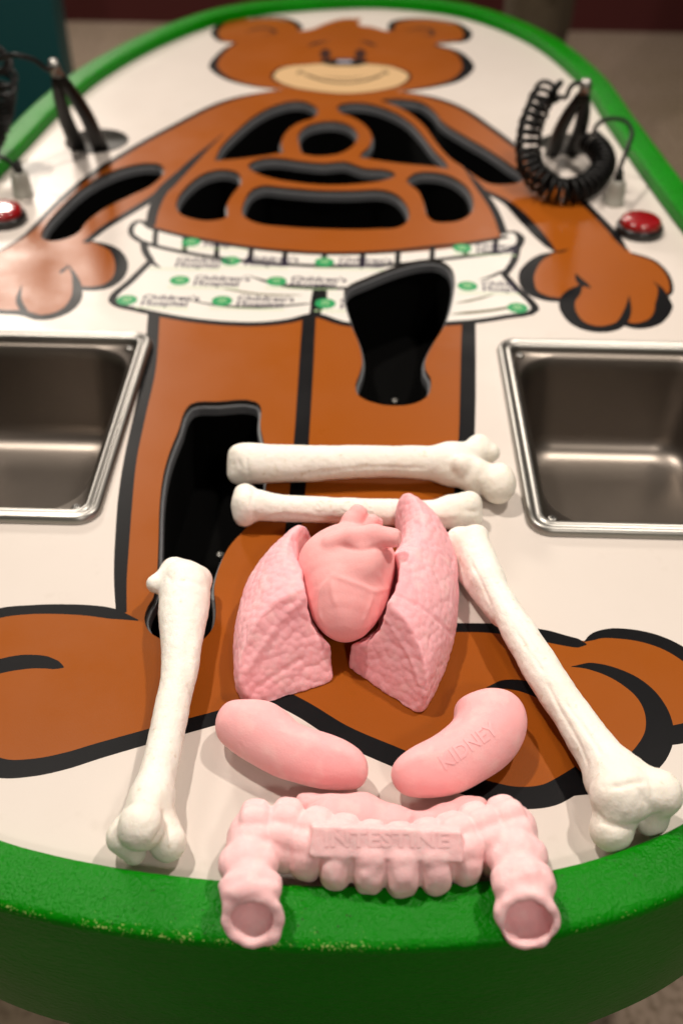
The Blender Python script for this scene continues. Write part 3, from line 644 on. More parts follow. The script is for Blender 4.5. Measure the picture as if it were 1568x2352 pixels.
        tv = np.array([tuple(p.co) for p in bm.verts]); bm.verts.index_update(); tf = [tuple(w.index for w in q.verts) for q in bm.faces]; bm.free()
        x = (pb - pa) / L; v0 = CC - (pa + pb) / 2; v0 /= np.linalg.norm(v0); y = np.cross(v0, x); y /= np.linalg.norm(y); w = np.cross(x, y)
        top, bot = [], []
        for p in tv:
            q = pa + x * (p[0] / wd * L) + y * (p[1] * height) + w * .06
            r = bv.ray_cast(Vector(q), Vector(-w)); hitp = np.array(r[0]) if r[0] is not None else q - w * .06; nn = np.array(r[1]) if r[1] is not None else w
            top.append(hitp + nn * lift); bot.append(hitp - nn * .001)
        n = len(top); ed = {}
        for q in tf:
            for i in range(3):
                e = (q[i], q[(i + 1) % 3]); ed[e] = 1
        ff = list(tf)
        for (i, j) in ed:
            if (j, i) not in ed: ff.append((j, i, i + n, j + n))
        V = s.lo(np.array(top + bot)); me = bpy.data.meshes.new('raised_lettering'); me.from_pydata([tuple(p) for p in V], [], ff); me.materials.append(m_)
        o = bpy.data.objects.new('raised_lettering', me); col.objects.link(o); o.parent = s.o; return o

def pr(px, py, rpx, z=None):
    """centre and radius from the photo; z defaults to lying on the table"""
    r = rpx / ppm(W(px, py, .02)); zz = r if z is None else z; p = W(px, py, zz); return (p, rpx / ppm(p))
H_ = .00125
# ---- bones
def bone(nodes, parts, h=H_, pad=.012):
    allp = [p for p, r in nodes] + [p for p, r in parts]; rr = max([r for p, r in nodes] + [r for p, r in parts]); zt = max(p[2] + r for p, r in nodes + parts)
    s = Sculpt(allp, (rr + .004, rr + .004, .004), h); L = s.lo(np.array(allp)); a = L.min(0) - rr - .004; b = L.max(0) + rr + .004; a[2] = -.004; b[2] = zt + .004
    s.o = a; n = np.ceil((b - a) / h).astype(int) + 2; s.g = np.meshgrid(*[(a[i] + h * np.arange(n[i])).astype(np.float32) for i in range(3)], indexing='ij'); s.F = np.full(tuple(n), 1., np.float32)
    P_ = catmull([np.r_[p, r] for p, r in nodes], False, 2); s.F = s.ch([(q[:3], q[3]) for q in P_], 0).astype(np.float32); return s
GB = 'cream foam toy bones laid on the table'

nod = [pr(578, 1065, 47, .020), pr(615, 1065, 45, .020), pr(671, 1065, 43, .020), pr(785, 1062, 39, .020), pr(890, 1060, 36, .020), pr(981, 1063, 39, .020), pr(1036, 1066, 42, .020)]
pt = [pr(550, 1046, 27, .026), pr(545, 1088, 24, .014), pr(1098, 1036, 31, .020), pr(1126, 1040, 22, .020), pr(1091, 1092, 34, .022), pr(1143, 1110, 45, .0195), pr(1060, 1066, 19, .036), pr(1100, 1019, 18, .024)]
s = bone(nod, pt)
s.add(s.ch([pt[0], pt[1]]), .005); s.add(s.ch([nod[-1], pt[2], pt[3]], .008), .010); s.add(s.ch([nod[-1], pt[4]], .008), .010); s.add(s.ch([pt[4], (pt[5][0], pt[5][1] * .62)], .008), .012); s.add(s.el(pt[5][0], (pt[5][1] * .93, pt[5][1] * 1.12, pt[5][1])), .003); s.add(s.el(pt[6][0], (pt[6][1],) * 3), .007); s.add(s.el(pt[7][0], (pt[7][1],) * 3), .008)
fb = Finish(s, 0)
fb.carve([(573, 1018), (566, 1060), (575, 1108)], .0022, .0009); fb.carve([(540, 1066), (560, 1066)], .003, .0015); fb.carve([(600, 1105), (680, 1092), (780, 1082)], .0016, .0006); fb.carve([(720, 1084), (850, 1073), (980, 1076)], .002, .0007); fb.carve([(1112, 1072), (1096, 1105), (1100, 1135)], .003, .0012)
fb.carve([(1040, 1030), (1075, 1040), (1110, 1050)], .005, .0012); fb.lumps(60, .0006, 3); fb.lumps(220, .00025, 5)
o = fb.obj('toy_bone', M['bone']); tag(o, 'thick cream foam bone with round ball head, lying crosswise, nearest the right basin', 'toy bone', GB)

nod = [pr(572, 1160, 40, .019), pr(594, 1161, 36, .0185), pr(626, 1165, 32, .018), pr(671, 1168, 31, .018), pr(763, 1172, 30, .018), pr(899, 1176, 30, .018), pr(981, 1179, 30, .018), pr(1036, 1176, 35, .018), pr(1065, 1172, 37, .018)]
pt = [pr(563, 1136, 26, .021), pr(561, 1186, 24, .012), pr(1080, 1154, 26, .022), pr(1084, 1192, 23, .012)]
s = bone(nod, pt); s.add(s.ch([pt[0], pt[1]]), .006); s.add(s.ch([pt[2], nod[-2]]), .006); s.add(s.ch([pt[3], nod[-2]]), .005)
fb = Finish(s, 0); fb.carve([(588, 1118), (580, 1160), (590, 1212)], .0025, .0011); fb.carve([(600, 1196), (640, 1183), (720, 1190), (800, 1194)], .002, .0009); fb.carve([(610, 1207), (650, 1197), (700, 1198)], .0015, .0007); fb.carve([(1102, 1174), (1080, 1174), (1060, 1172)], .0025, .0013); fb.carve([(980, 1190), (1020, 1196), (1060, 1190)], .002, .0007); fb.lumps(60, .0006, 13); fb.lumps(220, .00025, 15)
o = fb.obj('toy_bone', M['bone']); tag(o, 'slim cream foam bone with RADIUS in raised letters, crosswise behind the heart', 'toy bone', GB)
fb.letters('RADIUS', (858, 1150), (727, 1147), .0135, M['letter_bone'])

nod = [pr(1080, 1262, 34, .026), pr(1118, 1328, 35, .027), pr(1158, 1396, 35, .027), pr(1200, 1465, 40, .027), pr(1234, 1523, 43, .026), pr(1277, 1590, 44, .025), pr(1320, 1652, 46, .024), pr(1356, 1706, 50, .024), pr(1388, 1752, 57, .024), pr(1410, 1785, 63, .024)]
pt = [pr(1052, 1238, 24, .030), pr(1093, 1234, 27, .028), pr(1056, 1304, 20, .012), pr(1428, 1830, 62, .032), pr(1512, 1822, 48, .032), pr(1402, 1904, 50, .017), pr(1494, 1878, 42, .014), pr(1465, 1810, 34, .036)]
s = bone(nod, pt); s.add(s.ch([pt[0], pt[1], nod[1]]), .008); s.add(s.ch([pt[0], pt[2], (nod[2][0] - np.array([.002, 0, .008]), .010)]), .007)
s.add(s.ch([nod[-1], (pt[3][0], pt[3][1])]), .006); s.add(s.ch([(nod[-1][0], .016), pt[4]]), .008); s.add(s.el(pt[3][0], (.0205, .0175, .019)), .003); s.add(s.el(pt[4][0], (.0150, .0155, .015)), .003); s.add(s.ch([(pt[3][0], .013), pt[5]]), .004); s.add(s.ch([(pt[4][0], .010), pt[6]]), .003)
fb = Finish(s, 0)
for p in ([(1120, 1300), (1150, 1360), (1200, 1440), (1240, 1510)], [(1080, 1290), (1110, 1350), (1130, 1400)], [(1250, 1560), (1285, 1630), (1330, 1710), (1350, 1760)], [(1295, 1610), (1325, 1650), (1365, 1710), (1385, 1740)], [(1310, 1600), (1335, 1650)], [(1220, 1500), (1250, 1550)], [(1185, 1450), (1215, 1500)]): fb.carve(p, .0016, .0008)
for p in ([(1390, 1809), (1430, 1803), (1446, 1798), (1490, 1795)], [(1446, 1798), (1470, 1818), (1488, 1860)], [(1362, 1858), (1385, 1885), (1420, 1898), (1470, 1890), (1530, 1862)]): fb.carve(p, .0022, .0016)
fb.carve([(1440, 1838), (1452, 1846)], .006, .0015); fb.lumps(50, .0008, 23); fb.lumps(200, .0003, 25)
o = fb.obj('toy_bone', M['bone']); tag(o, 'long cream foam bone slanting down right of the organs, knobbly end near green rim', 'toy bone', GB)

nod = [pr(424, 1345, 58, .024), pr(424, 1383, 58, .024), pr(419, 1436, 53, .024), pr(416, 1490, 46, .024), pr(413, 1540, 42, .023), pr(404, 1590, 40, .022), pr(393, 1640, 40, .021), pr(383, 1690, 41, .020), pr(371, 1740, 42, .020), pr(359, 1790, 44, .020), pr(348, 1835, 48, .021)]
pt = [pr(400, 1313, 33, .024), pr(458, 1330, 30, .022), pr(358, 1341, 21, .027), pr(325, 1898, 54, .033), pr(290, 1924, 43, .017), pr(385, 1936, 44, .0145), pr(308, 1960, 28, .009)]
s = bone(nod, pt); s.add(s.ch([pt[0], pt[1]]), .005); s.add(s.ch([pt[2], (pt[0][0], .009)]), .005); s.add(s.ch([(nod[-1][0], .013), (pt[3][0], .010)]), .008); s.add(s.el(pt[3][0], (pt[3][1], pt[3][1] * 1.02, pt[3][1])), .0025); s.add(s.ch([(nod[-1][0], .011), pt[4], pt[6]]), .004); s.add(s.ch([(nod[-1][0], .011), pt[5]]), .004)
fb = Finish(s, 0)
fb.carve([(372, 1850), (378, 1870), (368, 1910), (342, 1945)], .0025, .0014); fb.carve([(372, 1345), (380, 1325), (400, 1340)], .003, .0012); fb.carve([(400, 1330), (440, 1335), (480, 1350)], .003, .0008); fb.carve([(440, 1440), (428, 1540), (440, 1600), (432, 1650)], .004, .0008); fb.lumps(50, .0008, 33); fb.lumps(200, .0003, 35)
o = fb.obj('toy_bone', M['bone']); tag(o, 'cream foam bone left of the organs, its far end over the black shin cutout', 'toy bone', GB)

def catm4(c): return [(q[:3], q[3]) for q in catmull([np.r_[p, r] for p, r in c], False, 3)]
# ---- heart
hp = [pr(799, 1305, 104, .042), pr(797, 1350, 98, .041), pr(792, 1400, 74, .037), pr(790, 1425, 48, .035), pr(742, 1290, 50, .050), pr(850, 1290, 50, .052)]
s = Sculpt([p for p, r in hp], (.044, .044, .046), .00115)
s.F = s.ch(catm4(hp[:4]), 0).astype(np.float32); s.add(s.el(hp[4][0], (hp[4][1],) * 3), .012); s.add(s.el(hp[5][0], (hp[5][1],) * 3), .012)
s.add(s.ch([pr(762, 1252, 24, .070), pr(812, 1236, 26, .078), pr(858, 1230, 26, .080), pr(902, 1236, 23, .079)]), .002); s.sub(s.el(W(924, 1237, .081), (.0022, .0048, .0048)), .001)
s.add(s.ch([pr(795, 1230, 26, .058), pr(808, 1200, 24, .064), pr(822, 1178, 22, .069)]), .002); s.add(s.ch([pr(838, 1222, 20, .058), pr(854, 1198, 17, .064)]), .002); s.add(s.ch([pr(852, 1215, 14, .056), pr(868, 1200, 12, .060)]), .003)
s.sub(s.el(W(834, 1158, .0730), (.0048, .0048, .0030)), .001)
s.add(s.el(W(836, 1285, .068), (.014, .016, .012)), .008); s.sub(s.el(W(788, 1296, .0835), (.0075, .011, .0065)), .004)
fh = Finish(s, 0)
for p in ([(764, 1322), (763, 1360), (775, 1400)], [(764, 1322), (740, 1350), (732, 1400), (745, 1440)], [(764, 1322), (830, 1345), (860, 1358), (895, 1350)], [(858, 1358), (845, 1400), (830, 1440)], [(862, 1310), (880, 1340)]): fh.carve(p, .0022, -.0009)
fh.carve([(778, 1252), (820, 1262), (870, 1258), (905, 1262)], .0022, .0016); fh.carve([(893, 1222), (897, 1235), (892, 1250)], .001, -.0004); fh.lumps(60, .0006, 2)
o = fh.obj('toy_heart', M['pink_heart']); tag(o, 'pink foam heart with cut vessels on top, wedged between the two lungs', 'toy heart')

# ---- lungs
def plan(px, z): return px2w(catmull(px, True, 3), z)
def ysq(p, f): c = p.mean(0); return np.c_[p[:, 0], (p[:, 1] - c[1]) * f + c[1]]
LL = [(735, 1222), (700, 1228), (640, 1266), (578, 1328), (543, 1400), (531, 1460), (528, 1530), (538, 1582), (568, 1602), (625, 1609), (690, 1595), (740, 1570), (763, 1542), (758, 1505), (738, 1468), (712, 1430), (698, 1385), (688, 1340), (690, 1300), (705, 1262)]
w = plan(LL, .012); s = Sculpt([(*p, .03) for p in w], (.008, .008, .036), .00115, -.003)
cx = w[:, 0].mean(); we = w.copy(); we[:, 0] += np.clip((w[:, 0] - cx) / .02, 0, 1) * .055; s.F = smax(s.pillow(we, .052, .062, .002), s.prism(w), .009)
s.F = smax(s.F, s.plane(W(548, 1588, .014), W(704, 1386, .054), W(762, 1548, .006)), .002)
s.sub(s.el(W(800, 1345, .050), (.034, .050, .046)), .003)
fl = Finish(s, 0, 2); A_, B_ = fl.lo(W(548, 1588, .010)), fl.lo(W(706, 1385, .058)); fl.carve([(703, 1372), (690, 1380), (640, 1430), (590, 1500), (560, 1560)], .0035, -.0012); fl.carve([(575, 1590), (640, 1545), (700, 1510)], .002, .0008); fl.carve([(690, 1300), (660, 1340), (600, 1380)], .002, .0005)
fl.cobble(.0060, .0005, seed=3); fl.lumps(50, .0010, 8)
o = fl.obj('toy_lung', M['pink2']); tag(o, 'pebbly pink foam lung to the left of the heart, pale ridge across its front', 'toy lung', 'pink foam toy lungs beside the heart')
RL = [(925, 1178), (908, 1200), (912, 1245), (915, 1290), (900, 1340), (872, 1385), (868, 1412), (868, 1440), (835, 1468), (806, 1496), (799, 1518), (820, 1542), (870, 1576), (920, 1606), (962, 1622), (984, 1616), (1006, 1578), (1036, 1510), (1052, 1450), (1060, 1380), (1056, 1310), (1034, 1252), (992, 1202), (958, 1182)]
w = plan(RL, .012); s = Sculpt([(*p, .03) for p in w], (.008, .008, .036), .00115, -.003)
cx = w[:, 0].mean(); we = w.copy(); we[:, 0] -= np.clip((cx - w[:, 0]) / .02, 0, 1) * .055; s.F = smax(s.pillow(we, .052, .064, .002), s.prism(w), .009)
s.F = smax(s.F, s.plane(W(976, 1612, .014), W(870, 1408, .054), W(802, 1520, .006)), .002)
s.sub(s.el(W(810, 1330, .052), (.035, .052, .046)), .003)
fl = Finish(s, 0, 2); fl.carve([(902, 1362), (950, 1385), (1000, 1420), (1042, 1462)], .0022, .0013); fl.carve([(880, 1412), (915, 1465), (950, 1530), (970, 1600)], .0022, -.0010); fl.carve([(945, 1190), (975, 1260), (960, 1340)], .004, .0004)
fl.cobble(.0060, .0005, seed=5); fl.lumps(50, .0010, 18)
o = fl.obj('toy_lung', M['pink2']); tag(o, 'pebbly pink foam lung to the right of the heart, tall pointed tip over a bone', 'toy lung', 'pink foam toy lungs beside the heart')

# ---- kidneys
KL = [(497, 1690), (497, 1650), (520, 1623), (570, 1617), (628, 1622), (660, 1642), (690, 1672), (740, 1694), (800, 1718), (838, 1752), (845, 1785), (832, 1808), (800, 1815), (740, 1813), (650, 1790), (582, 1756), (530, 1722)]
w = ysq(plan(KL, .018), .93); s = Sculpt([(*p, .018) for p in w], (.006, .006, .022), .00115); s.F = s.pillow(w, .0225, .0205, .0200, .92)
fk = Finish(s, 0, 4); fk.carve([(540, 1728), (575, 1757), (620, 1776), (680, 1798), (720, 1806), (800, 1806)], .0012, .0011); fk.carve([(545, 1700), (575, 1745), (640, 1775)], .0012, .0003); fk.lumps(45, .0007, 41)
o = fk.obj('toy_kidney', M['pink']); tag(o, 'smooth pink foam kidney without lettering, below the left lung', 'toy kidney', 'pink foam toy kidneys')
KR = [(1040, 1655), (1043, 1625), (1072, 1604), (1125, 1594), (1168, 1602), (1197, 1628), (1208, 1662), (1203, 1700), (1175, 1748), (1118, 1790), (1060, 1822), (990, 1836), (932, 1830), (903, 1808), (896, 1788), (903, 1766), (932, 1740), (976, 1716), (1008, 1694), (1034, 1668)]
w = ysq(plan(KR, .018), .95); s = Sculpt([(*p, .018) for p in w], (.006, .006, .024), .00115); s.F = s.pillow(w, .0235, .0215, .0210, .92)
fk = Finish(s, 0, 4); fk.carve([(1040, 1668), (1060, 1650), (1085, 1645)], .003, .0015); fk.lumps(45, .0007, 51)
o = fk.obj('toy_kidney', M['pink']); tag(o, 'smooth pink foam kidney on the right with KIDNEY in raised letters', 'toy kidney', 'pink foam toy kidneys')
fk.letters('KIDNEY', (1022, 1768), (1146, 1682), .0135, M['letter_pink'])

# ---- stomach half hidden behind the intestine
s = Sculpt([W(660, 1850, .012), W(1150, 1860, .012), W(900, 1920, .012)], (.010, .020, .030), .0012)
c = [pr(694, 1838, 14, .020), pr(716, 1852, 26, .018), pr(760, 1878, 50, .020), pr(830, 1884, 58, .020), pr(900, 1902, 50, .019), pr(960, 1906, 36, .017)]
s.F = s.ch(c, .01).astype(np.float32); s.add(s.ch([pr(960, 1906, 34, .016), pr(1020, 1888, 36, .016), pr(1075, 1866, 34, .016), pr(1100, 1852, 20, .016)], .01), .006)
fs = Finish(s, 0); fs.carve([(705, 1850), (730, 1835), (780, 1826)], .0016, .0010); fs.carve([(838, 1826), (840, 1860)], .002, .0006); fs.carve([(950, 1860), (930, 1890)], .0016, -.0008); fs.carve([(690, 1842), (702, 1836), (712, 1826)], .0015, .0008); fs.lumps(50, .0008, 61)
o = fs.obj('toy_stomach', M['pink']); tag(o, 'smooth pink foam organ mostly hidden behind the intestine, below the two kidneys', 'toy organ')

# ---- large intestine
def dense(P_, step):
    P_ = catmull(P_, False, 12); s_ = np.r_[0, np.cumsum(np.linalg.norm(np.diff(P_, axis=0), axis=1))]; n = int(s_[-1] / step); return np.stack([np.interp(np.linspace(0, s_[-1], n + 1), s_, P_[:, i]) for i in range(3)], 1)
ax = dense([W(590, 1920, .0235), W(655, 1918, .0240), W(750, 1945, .0250), W(885, 1968, .0255), W(1000, 1960, .0250), W(1100, 1928, .0240), W(1168, 1908, .0235)], .0178)
lg1 = dense([W(578, 1930, .026), W(572, 1975, .0285), W(574, 2040, .0355), W(577, 2128, .0365)], .0165)
lg2 = dense([W(1172, 1912, .026), W(1182, 1968, .0285), W(1198, 2035, .0360), W(1212, 2118, .0370)], .0165)
s = Sculpt([W(560, 1880, .03), W(1220, 1880, .03), W(1215, 2150, .03), W(570, 2150, .03)], (.024, .022, .036), .00125)
s.F = s.ch([(p, .0178) for p in ax], 0).astype(np.float32)
s.add(s.ch([(p, .0155) for p in lg1], 0), .003); s.add(s.ch([(p, .0160) for p in lg2], 0), .003)
def lobes(P_, offs, rad, half, k, wob=.0):
    T = np.gradient(P_, axis=0); T /= np.linalg.norm(T, axis=1)[:, None]
    for i, p in enumerate(P_):
        t = T[i]; up = np.array([0, 0, 1.]); b = np.cross(t, up); b /= np.linalg.norm(b)
        if b[1] > 0 and abs(b[1]) > .5: b = -b
        if abs(b[1]) <= .5 and b[0] > 0: b = -b
        u = np.cross(b, t); u = u if u[2] > 0 else -u
        for (ang, off, rr) in offs:
            a = math.radians(ang) ; dr = math.cos(a) * b + math.sin(a) * u; sc_ = 1 + rng.uniform(-wob, wob)
            c_ = p + dr * off + t * rng.uniform(-.0008, .0008); A = np.array([t, dr, np.cross(t, dr)])
            s.add(s.el(c_, (half * sc_ * (1.03 if ang in (56, 104) else 1), rr * sc_, (rad[ang] if isinstance(rad, dict) else rad) * sc_), A, True), k)
lobes(ax[:: 1], [(-14, .0080, .0162), (56, .0132, .0100), (104, .0122, .0105), (160, .009, .0135)], {-14: .0188, 56: .0092, 104: .0100, 160: .013}, .0099, .0013, .05)
lobes(lg1[1:], [(28, .0072, .0120), (92, .0072, .0110), (156, .0072, .0120), (215, .006, .0110)], .0108, .0094, .0026, .07)
lobes(lg2[1:], [(28, .0074, .0122), (92, .0074, .0112), (156, .0074, .0122), (215, .006, .0110)], .0110, .0094, .0026, .07)
for e_, g_ in ((lg1, .0128), (lg2, .0136)):      # open ends
    E = e_[-1]; n_ = np.array([0, -.83, .56]); A = np.array([[1, 0, 0], n_, np.cross([1, 0, 0], n_)])
    s.add(s.el(E + n_ * -.005, (.0180, .0100, .0170), A), .005)
    D = s.lo(E + n_ * .0020); nl = s.R @ n_; s.F = smax(s.F, s.g[0] * nl[0] + s.g[1] * nl[1] + s.g[2] * nl[2] - D @ nl, .0025)
    s.sub(s.el(E + n_ * .0015, (g_ * 1.04, .0180, g_ * .98), A), .0012)
# label plate
pc = W(886, 1935, .0425); n_ = np.array([0, -.62, .785]); A = np.array([[1, -.01, 0], n_, np.cross([1, -.01, 0], n_)]); lc = s.lo(pc); Ar = A @ s.R.T
q = [Ar[j][0] * (s.g[0] - lc[0]) + Ar[j][1] * (s.g[1] - lc[1]) + Ar[j][2] * (s.g[2] - lc[2]) for j in range(3)]
qx, qy, qz = [np.abs(a) - b for a, b in zip(q, (.0450, .0055, .0082))]; D = np.sqrt(np.maximum(qx, 0) ** 2 + np.maximum(qy, 0) ** 2 + np.maximum(qz, 0) ** 2) + np.minimum(np.maximum(qx, np.maximum(qy, qz)), 0) - .001
s.add(D, .0008)
fi = Finish(s, None, 1); fi.lumps(70, .0008, 71); fi.lumps(200, .0003, 72); yw = fi.world()[:, 1]; fi.lumps(120, .0013, 73, np.clip((.318 - yw) / .02, 0, 1))
o = fi.obj('toy_intestine', M['pink3']); tag(o, 'pale pink lumpy foam intestine arch marked INTESTINE, open ends resting on the green rim', 'toy intestine')
fi.letters('INTESTINE', (745, 1944), (1032, 1946), .0125, M['letter_pale'], .0004)

# ------------------------------------------------------------------ tweezers on cords
def coil(path, R_, turns, r, n=12):
    P_ = catmull(path, False, 30); s_ = np.r_[0, np.cumsum(np.linalg.norm(np.diff(P_, axis=0), axis=1))]; m = int(turns * n * 1.5)
    P_ = np.stack([np.interp(np.linspace(0, s_[-1], m), s_, P_[:, i]) for i in range(3)], 1)
    T = np.gradient(P_, axis=0); T /= np.linalg.norm(T, axis=1)[:, None]; a = np.cross(T[0], [0, 0, 1.]); a /= np.linalg.norm(a); out = []
    env = np.clip(np.minimum(np.arange(m), m - 1 - np.arange(m)) / (n * .8), .1, 1)
    for i in range(m):
        a = a - T[i] * a.dot(T[i]); a /= np.linalg.norm(a); b = np.cross(T[i], a); u_ = i / m; th = 2 * PI * turns * (u_ * .75 if u_ < .38 else .285 + (u_ - .38) * 1.1532)
        out.append(P_[i] + R_ * env[i] * (math.cos(th) * a + math.sin(th) * b))
    return out
def flatbar(pts, w, t, side):
    """tapering bar through pts; w, t: half sizes per point; side: direction of w"""
    pts = np.asarray(pts, float); T = np.gradient(pts, axis=0); T /= np.linalg.norm(T, axis=1)[:, None]; side = np.asarray(side, float); loops = []
    for i in range(len(pts)):
        a = side - T[i] * side.dot(T[i]); a /= np.linalg.norm(a); b = np.cross(T[i], a)
        loops.append(np.array([pts[i] + a * w[i] * ca + b * t[i] * sa for ca, sa in ((1, .6), (.6, 1), (-.6, 1), (-1, .6), (-1, -.6), (-.6, -1), (.6, -1), (1, -.6))]))
    return loft(loops, True, True, True)
def tweezers(cupc, b1, b2, top, side, cordpts, coilpts, endpts, turns, label):
    root = empty('tweezers', (cupc[0], cupc[1], 0)); tag(root, label, 'tweezers', 'black corded tweezers in the cups of the table')
    top = np.array(top); bl = []
    for b in (b1, b2):
        b = np.array(b); low = b + (b - top) * .55; low[2] = -.085
        mid = (b * .55 + top * .45) + np.array([0, 0, .0]); mid[:2] += (b - (np.array(b1) + np.array(b2)) / 2)[:2] * .35
        P_ = catmull([low, b, mid, top], False, 5); n = len(P_); arm = mesh('arm', *flatbar(P_, np.linspace(.004, .0055, n), np.linspace(.0016, .0018, n), side), M['steel_bright'], root, True)
        Q_ = P_[3:15]; k = len(Q_); g = mesh('grip', *flatbar(Q_, np.interp(np.arange(k), [0, 2, k - 3, k - 1], [.0085, .0115, .0085, .0060]), np.interp(np.arange(k), [0, 2, k - 3, k - 1], [.0055, .0075, .0060, .0036]), side), M['rubber'], root, True)
    mesh('end_cap', *tube([top + np.array([0, 0, -.010]), top, top + np.array([0, 0, .008])], [.0075, .0080, .0055], 12), M['steel_bright'], root, True)
    mesh('cord', *tube(catmull(cordpts, False, 8), .0031, 8), M['rubber'], root, True)
    cp = coil(coilpts, .0152, turns, .0030); mesh('coiled_cord', *tube(cp, .0034, 7), M['rubber'], root, True)
    mesh('cord', *tube(catmull(endpts, False, 8), .0031, 8), M['rubber'], root, True)
zc = lambda y: .017 + max(0, (440 - y)) / 240 * .085
cpx = [(1286, 222), (1262, 205), (1246, 220), (1233, 252), (1221, 279), (1216, 302), (1213, 327), (1213, 352), (1216, 377), (1229, 403), (1251, 424), (1280, 437), (1311, 438), (1345, 427), (1371, 405), (1385, 377), (1378, 350), (1360, 330), (1346, 318)]
cw_ = [W(x, y, zc(y) if i < 11 else max(.017, .017 + (437 - y) / 240 * .05)) for i, (x, y) in enumerate(cpx)]
tpt = W(1345, 196, .150)
tweezers(CUPS[1][0], W(1266, 355, 0), W(1312, 352, 0), tpt, (1, .2, .2), [tpt + (0, 0, .004), W(1320, 192, .150), W(1300, 222, .120), cw_[0]], cw_, [cw_[-1], W(1362, 306, .060), W(1368, 290, .072), W(1384, 277, .082), W(1409, 272, .088), W(1436, 279, .085), W(1450, 302, .078), W(1444, 330, .070), W(1430, 366, .060), W(1417, 402, .050), SOCK[1] + (0, 0, .045)], 34,
         'black gripped tweezers in the right cup, thick coiled cord looped round them')
tpt = W(125, 152, .165)
lc_ = [tpt + (-.15, -.02, .02), tpt + (-.185, -.04, -.03), tpt + (-.182, -.06, -.08), tpt + (-.180, -.08, -.13), tpt + (-.20, -.15, -.14), tpt + (-.20, -.24, -.13)]
lc_ = [W(-22, 128, .170), W(2, 150, .150), W(10, 176, .135), W(8, 205, .115), W(4, 235, .095), W(0, 265, .075), W(-10, 300, .055), W(-40, 340, .045), W(-80, 350, .040)]
tweezers(CUPS[0][0], W(180, 340, 0), W(232, 341, 0), tpt, (1, .2, .2), [tpt, W(108, 158, .170), W(80, 138, .185), W(40, 127, .195), W(5, 133, .185), W(-30, 150, .175), lc_[0]], lc_, [lc_[-1], W(-50, 365, .06), W(-15, 358, .065), W(15, 366, .062), W(36, 386, .052), SOCK[0] + (0, 0, .045)], 17,
         'black gripped steel tweezers in the left cup, cord arching off to the left')

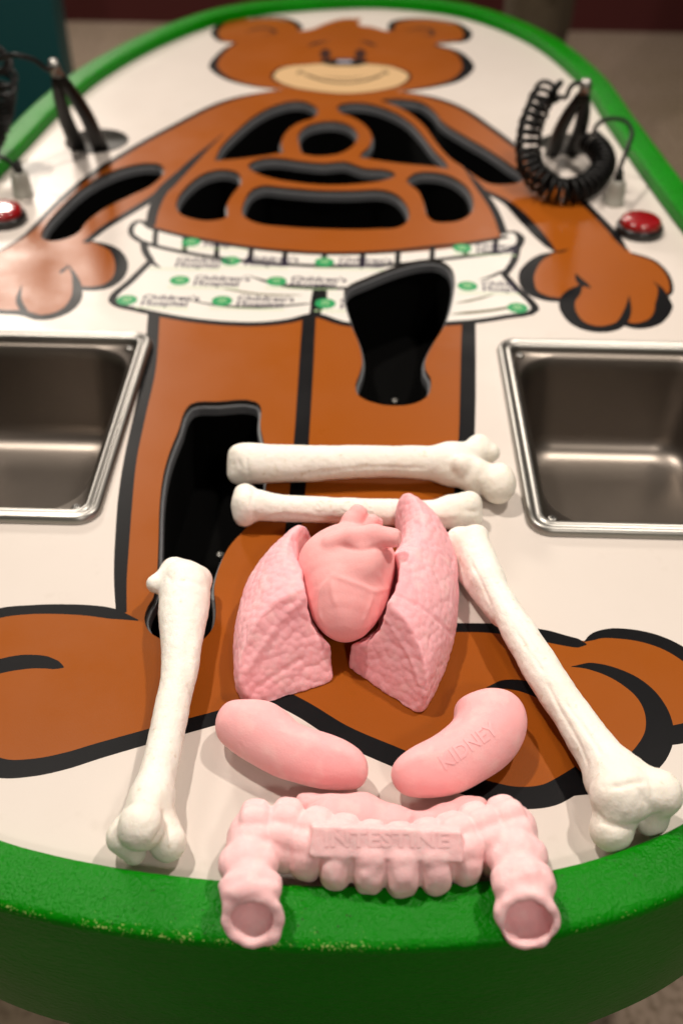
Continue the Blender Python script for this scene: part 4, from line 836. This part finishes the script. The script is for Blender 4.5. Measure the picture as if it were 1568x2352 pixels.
# ------------------------------------------------------------------ visitor standing behind the table
def human(x, y, label):
    z0 = FLOOR; root = empty('person', (x, y, z0)); tag(root, label, 'person')
    P3 = lambda a, b, c: np.array([x + a, y + b, z0 + c])
    def grow(name, build, m_, pts, pad, h):
        s = Sculpt(pts, pad, h); s.ang = 0; s.R = np.eye(3); L = np.array(pts) - s.c; a = L.min(0) - pad; b = L.max(0) + pad; s.o = a; n = np.ceil((b - a) / h).astype(int) + 2
        s.g = np.meshgrid(*[(a[i] + h * np.arange(n[i])).astype(np.float32) for i in range(3)], indexing='ij'); s.F = np.full(tuple(n), 1., np.float32); build(s)
        f_ = Finish(s, None, 2); V = f_.world(); return mesh(name, V, f_.Q, m_, root, True)
    def body(s):
        for sx in (-1, 1):
            s.add(s.ch([(P3(.08 * sx, 0, .90), .08), (P3(.085 * sx, -.01, .50), .055), (P3(.085 * sx, .02, .30), .052), (P3(.085 * sx, .02, .09), .036), (P3(.09 * sx, -.10, .04), .035)]), .02)
            s.add(s.ch([(P3(.17 * sx, 0, 1.40), .05), (P3(.23 * sx, .02, 1.12), .038), (P3(.24 * sx, -.06, .88), .026), (P3(.235 * sx, -.08, .80), .032)]), .02)
            for k in range(4): s.add(s.ch([(P3(.235 * sx + (k - 1.5) * .004, -.085 + (k - 1.5) * .019, .79), .0085), (P3(.235 * sx, -.085 + (k - 1.5) * .021, .745 - (.008 if k in (0, 3) else 0)), .008), (P3(.225 * sx, -.08 + (k - 1.5) * .019, .715 + (.01 if k in (0, 3) else 0)), .007)]), .003)
            s.add(s.ch([(P3(.225 * sx, -.11, .82), .010), (P3(.215 * sx, -.135, .785), .008)]), .004)
            s.add(s.el(P3(.078 * sx, 0, 1.60), (.012, .02, .03)), .004)
        s.add(s.ch([(P3(0, 0, .95), .12), (P3(0, 0, 1.15), .11), (P3(0, 0, 1.36), .12), (P3(0, .01, 1.47), .05), (P3(0, 0, 1.52), .05)]), .03)
        s.add(s.el(P3(0, -.005, 1.61), (.078, .095, .115)), .02); s.add(s.el(P3(0, -.10, 1.59), (.013, .02, .02)), .008)
        for sx in (-1, 1): s.sub(s.el(P3(.03 * sx, -.105, 1.615), (.014, .014, .009)), .006)
        s.sub(s.el(P3(0, -.105, 1.555), (.025, .015, .003)), .004)
    grow('body', body, M['skin'], [P3(-.30, -.16, .02), P3(.30, .12, 1.74)], .02, .0075)
    def tr(s):
        for sx in (-1, 1): s.add(s.ch([(P3(.085 * sx, 0, .92), .100), (P3(.09 * sx, -.01, .52), .082), (P3(.09 * sx, .015, .28), .076), (P3(.09 * sx, .01, .07), .070)]), .015)
        s.add(s.el(P3(0, 0, .95), (.17, .13, .10)), .03)
    grow('trousers', tr, M['trouser'], [P3(-.2, -.15, .03), P3(.2, .15, 1.06)], .02, .010)
    def sh(s):
        s.add(s.ch([(P3(0, 0, 1.02), .145), (P3(0, 0, 1.2), .13), (P3(0, 0, 1.36), .14)]), .03); s.add(s.ch([(P3(-.15, 0, 1.41), .062), (P3(.15, 0, 1.41), .062)]), .05)
        for sx in (-1, 1): s.add(s.ch([(P3(.17 * sx, 0, 1.40), .065), (P3(.235 * sx, .02, 1.15), .052)]), .03)
    grow('shirt', sh, M['shirt'], [P3(-.28, -.15, .90), P3(.28, .15, 1.48)], .03, .010)
    def ha(s): s.add(s.el(P3(0, .012, 1.645), (.086, .10, .100)), .01); s.sub(s.el(P3(0, -.10, 1.57), (.075, .085, .095)), .01)
    grow('hair', ha, M['hair'], [P3(-.09, -.10, 1.52), P3(.09, .12, 1.75)], .01, .008)
    for sx in (-1, 1):
        def so(s): s.add(s.ch([(P3(.09 * sx, .03, .05), .046), (P3(.092 * sx, -.07, .042), .044), (P3(.095 * sx, -.14, .034), .036)]), .02); s.F = smax(s.F, -(s.g[2] + s.c[2] - (z0)), .004)
        grow('shoe', so, M['shoe'], [P3(.09 * sx - .05, -.18, .0), P3(.09 * sx + .05, .08, .10)], .01, .006)
human(.50, 3.15, 'person in baggy khaki trousers standing behind the far end of the table')
bpy.data.objects['person'].rotation_euler.z = math.radians(72)
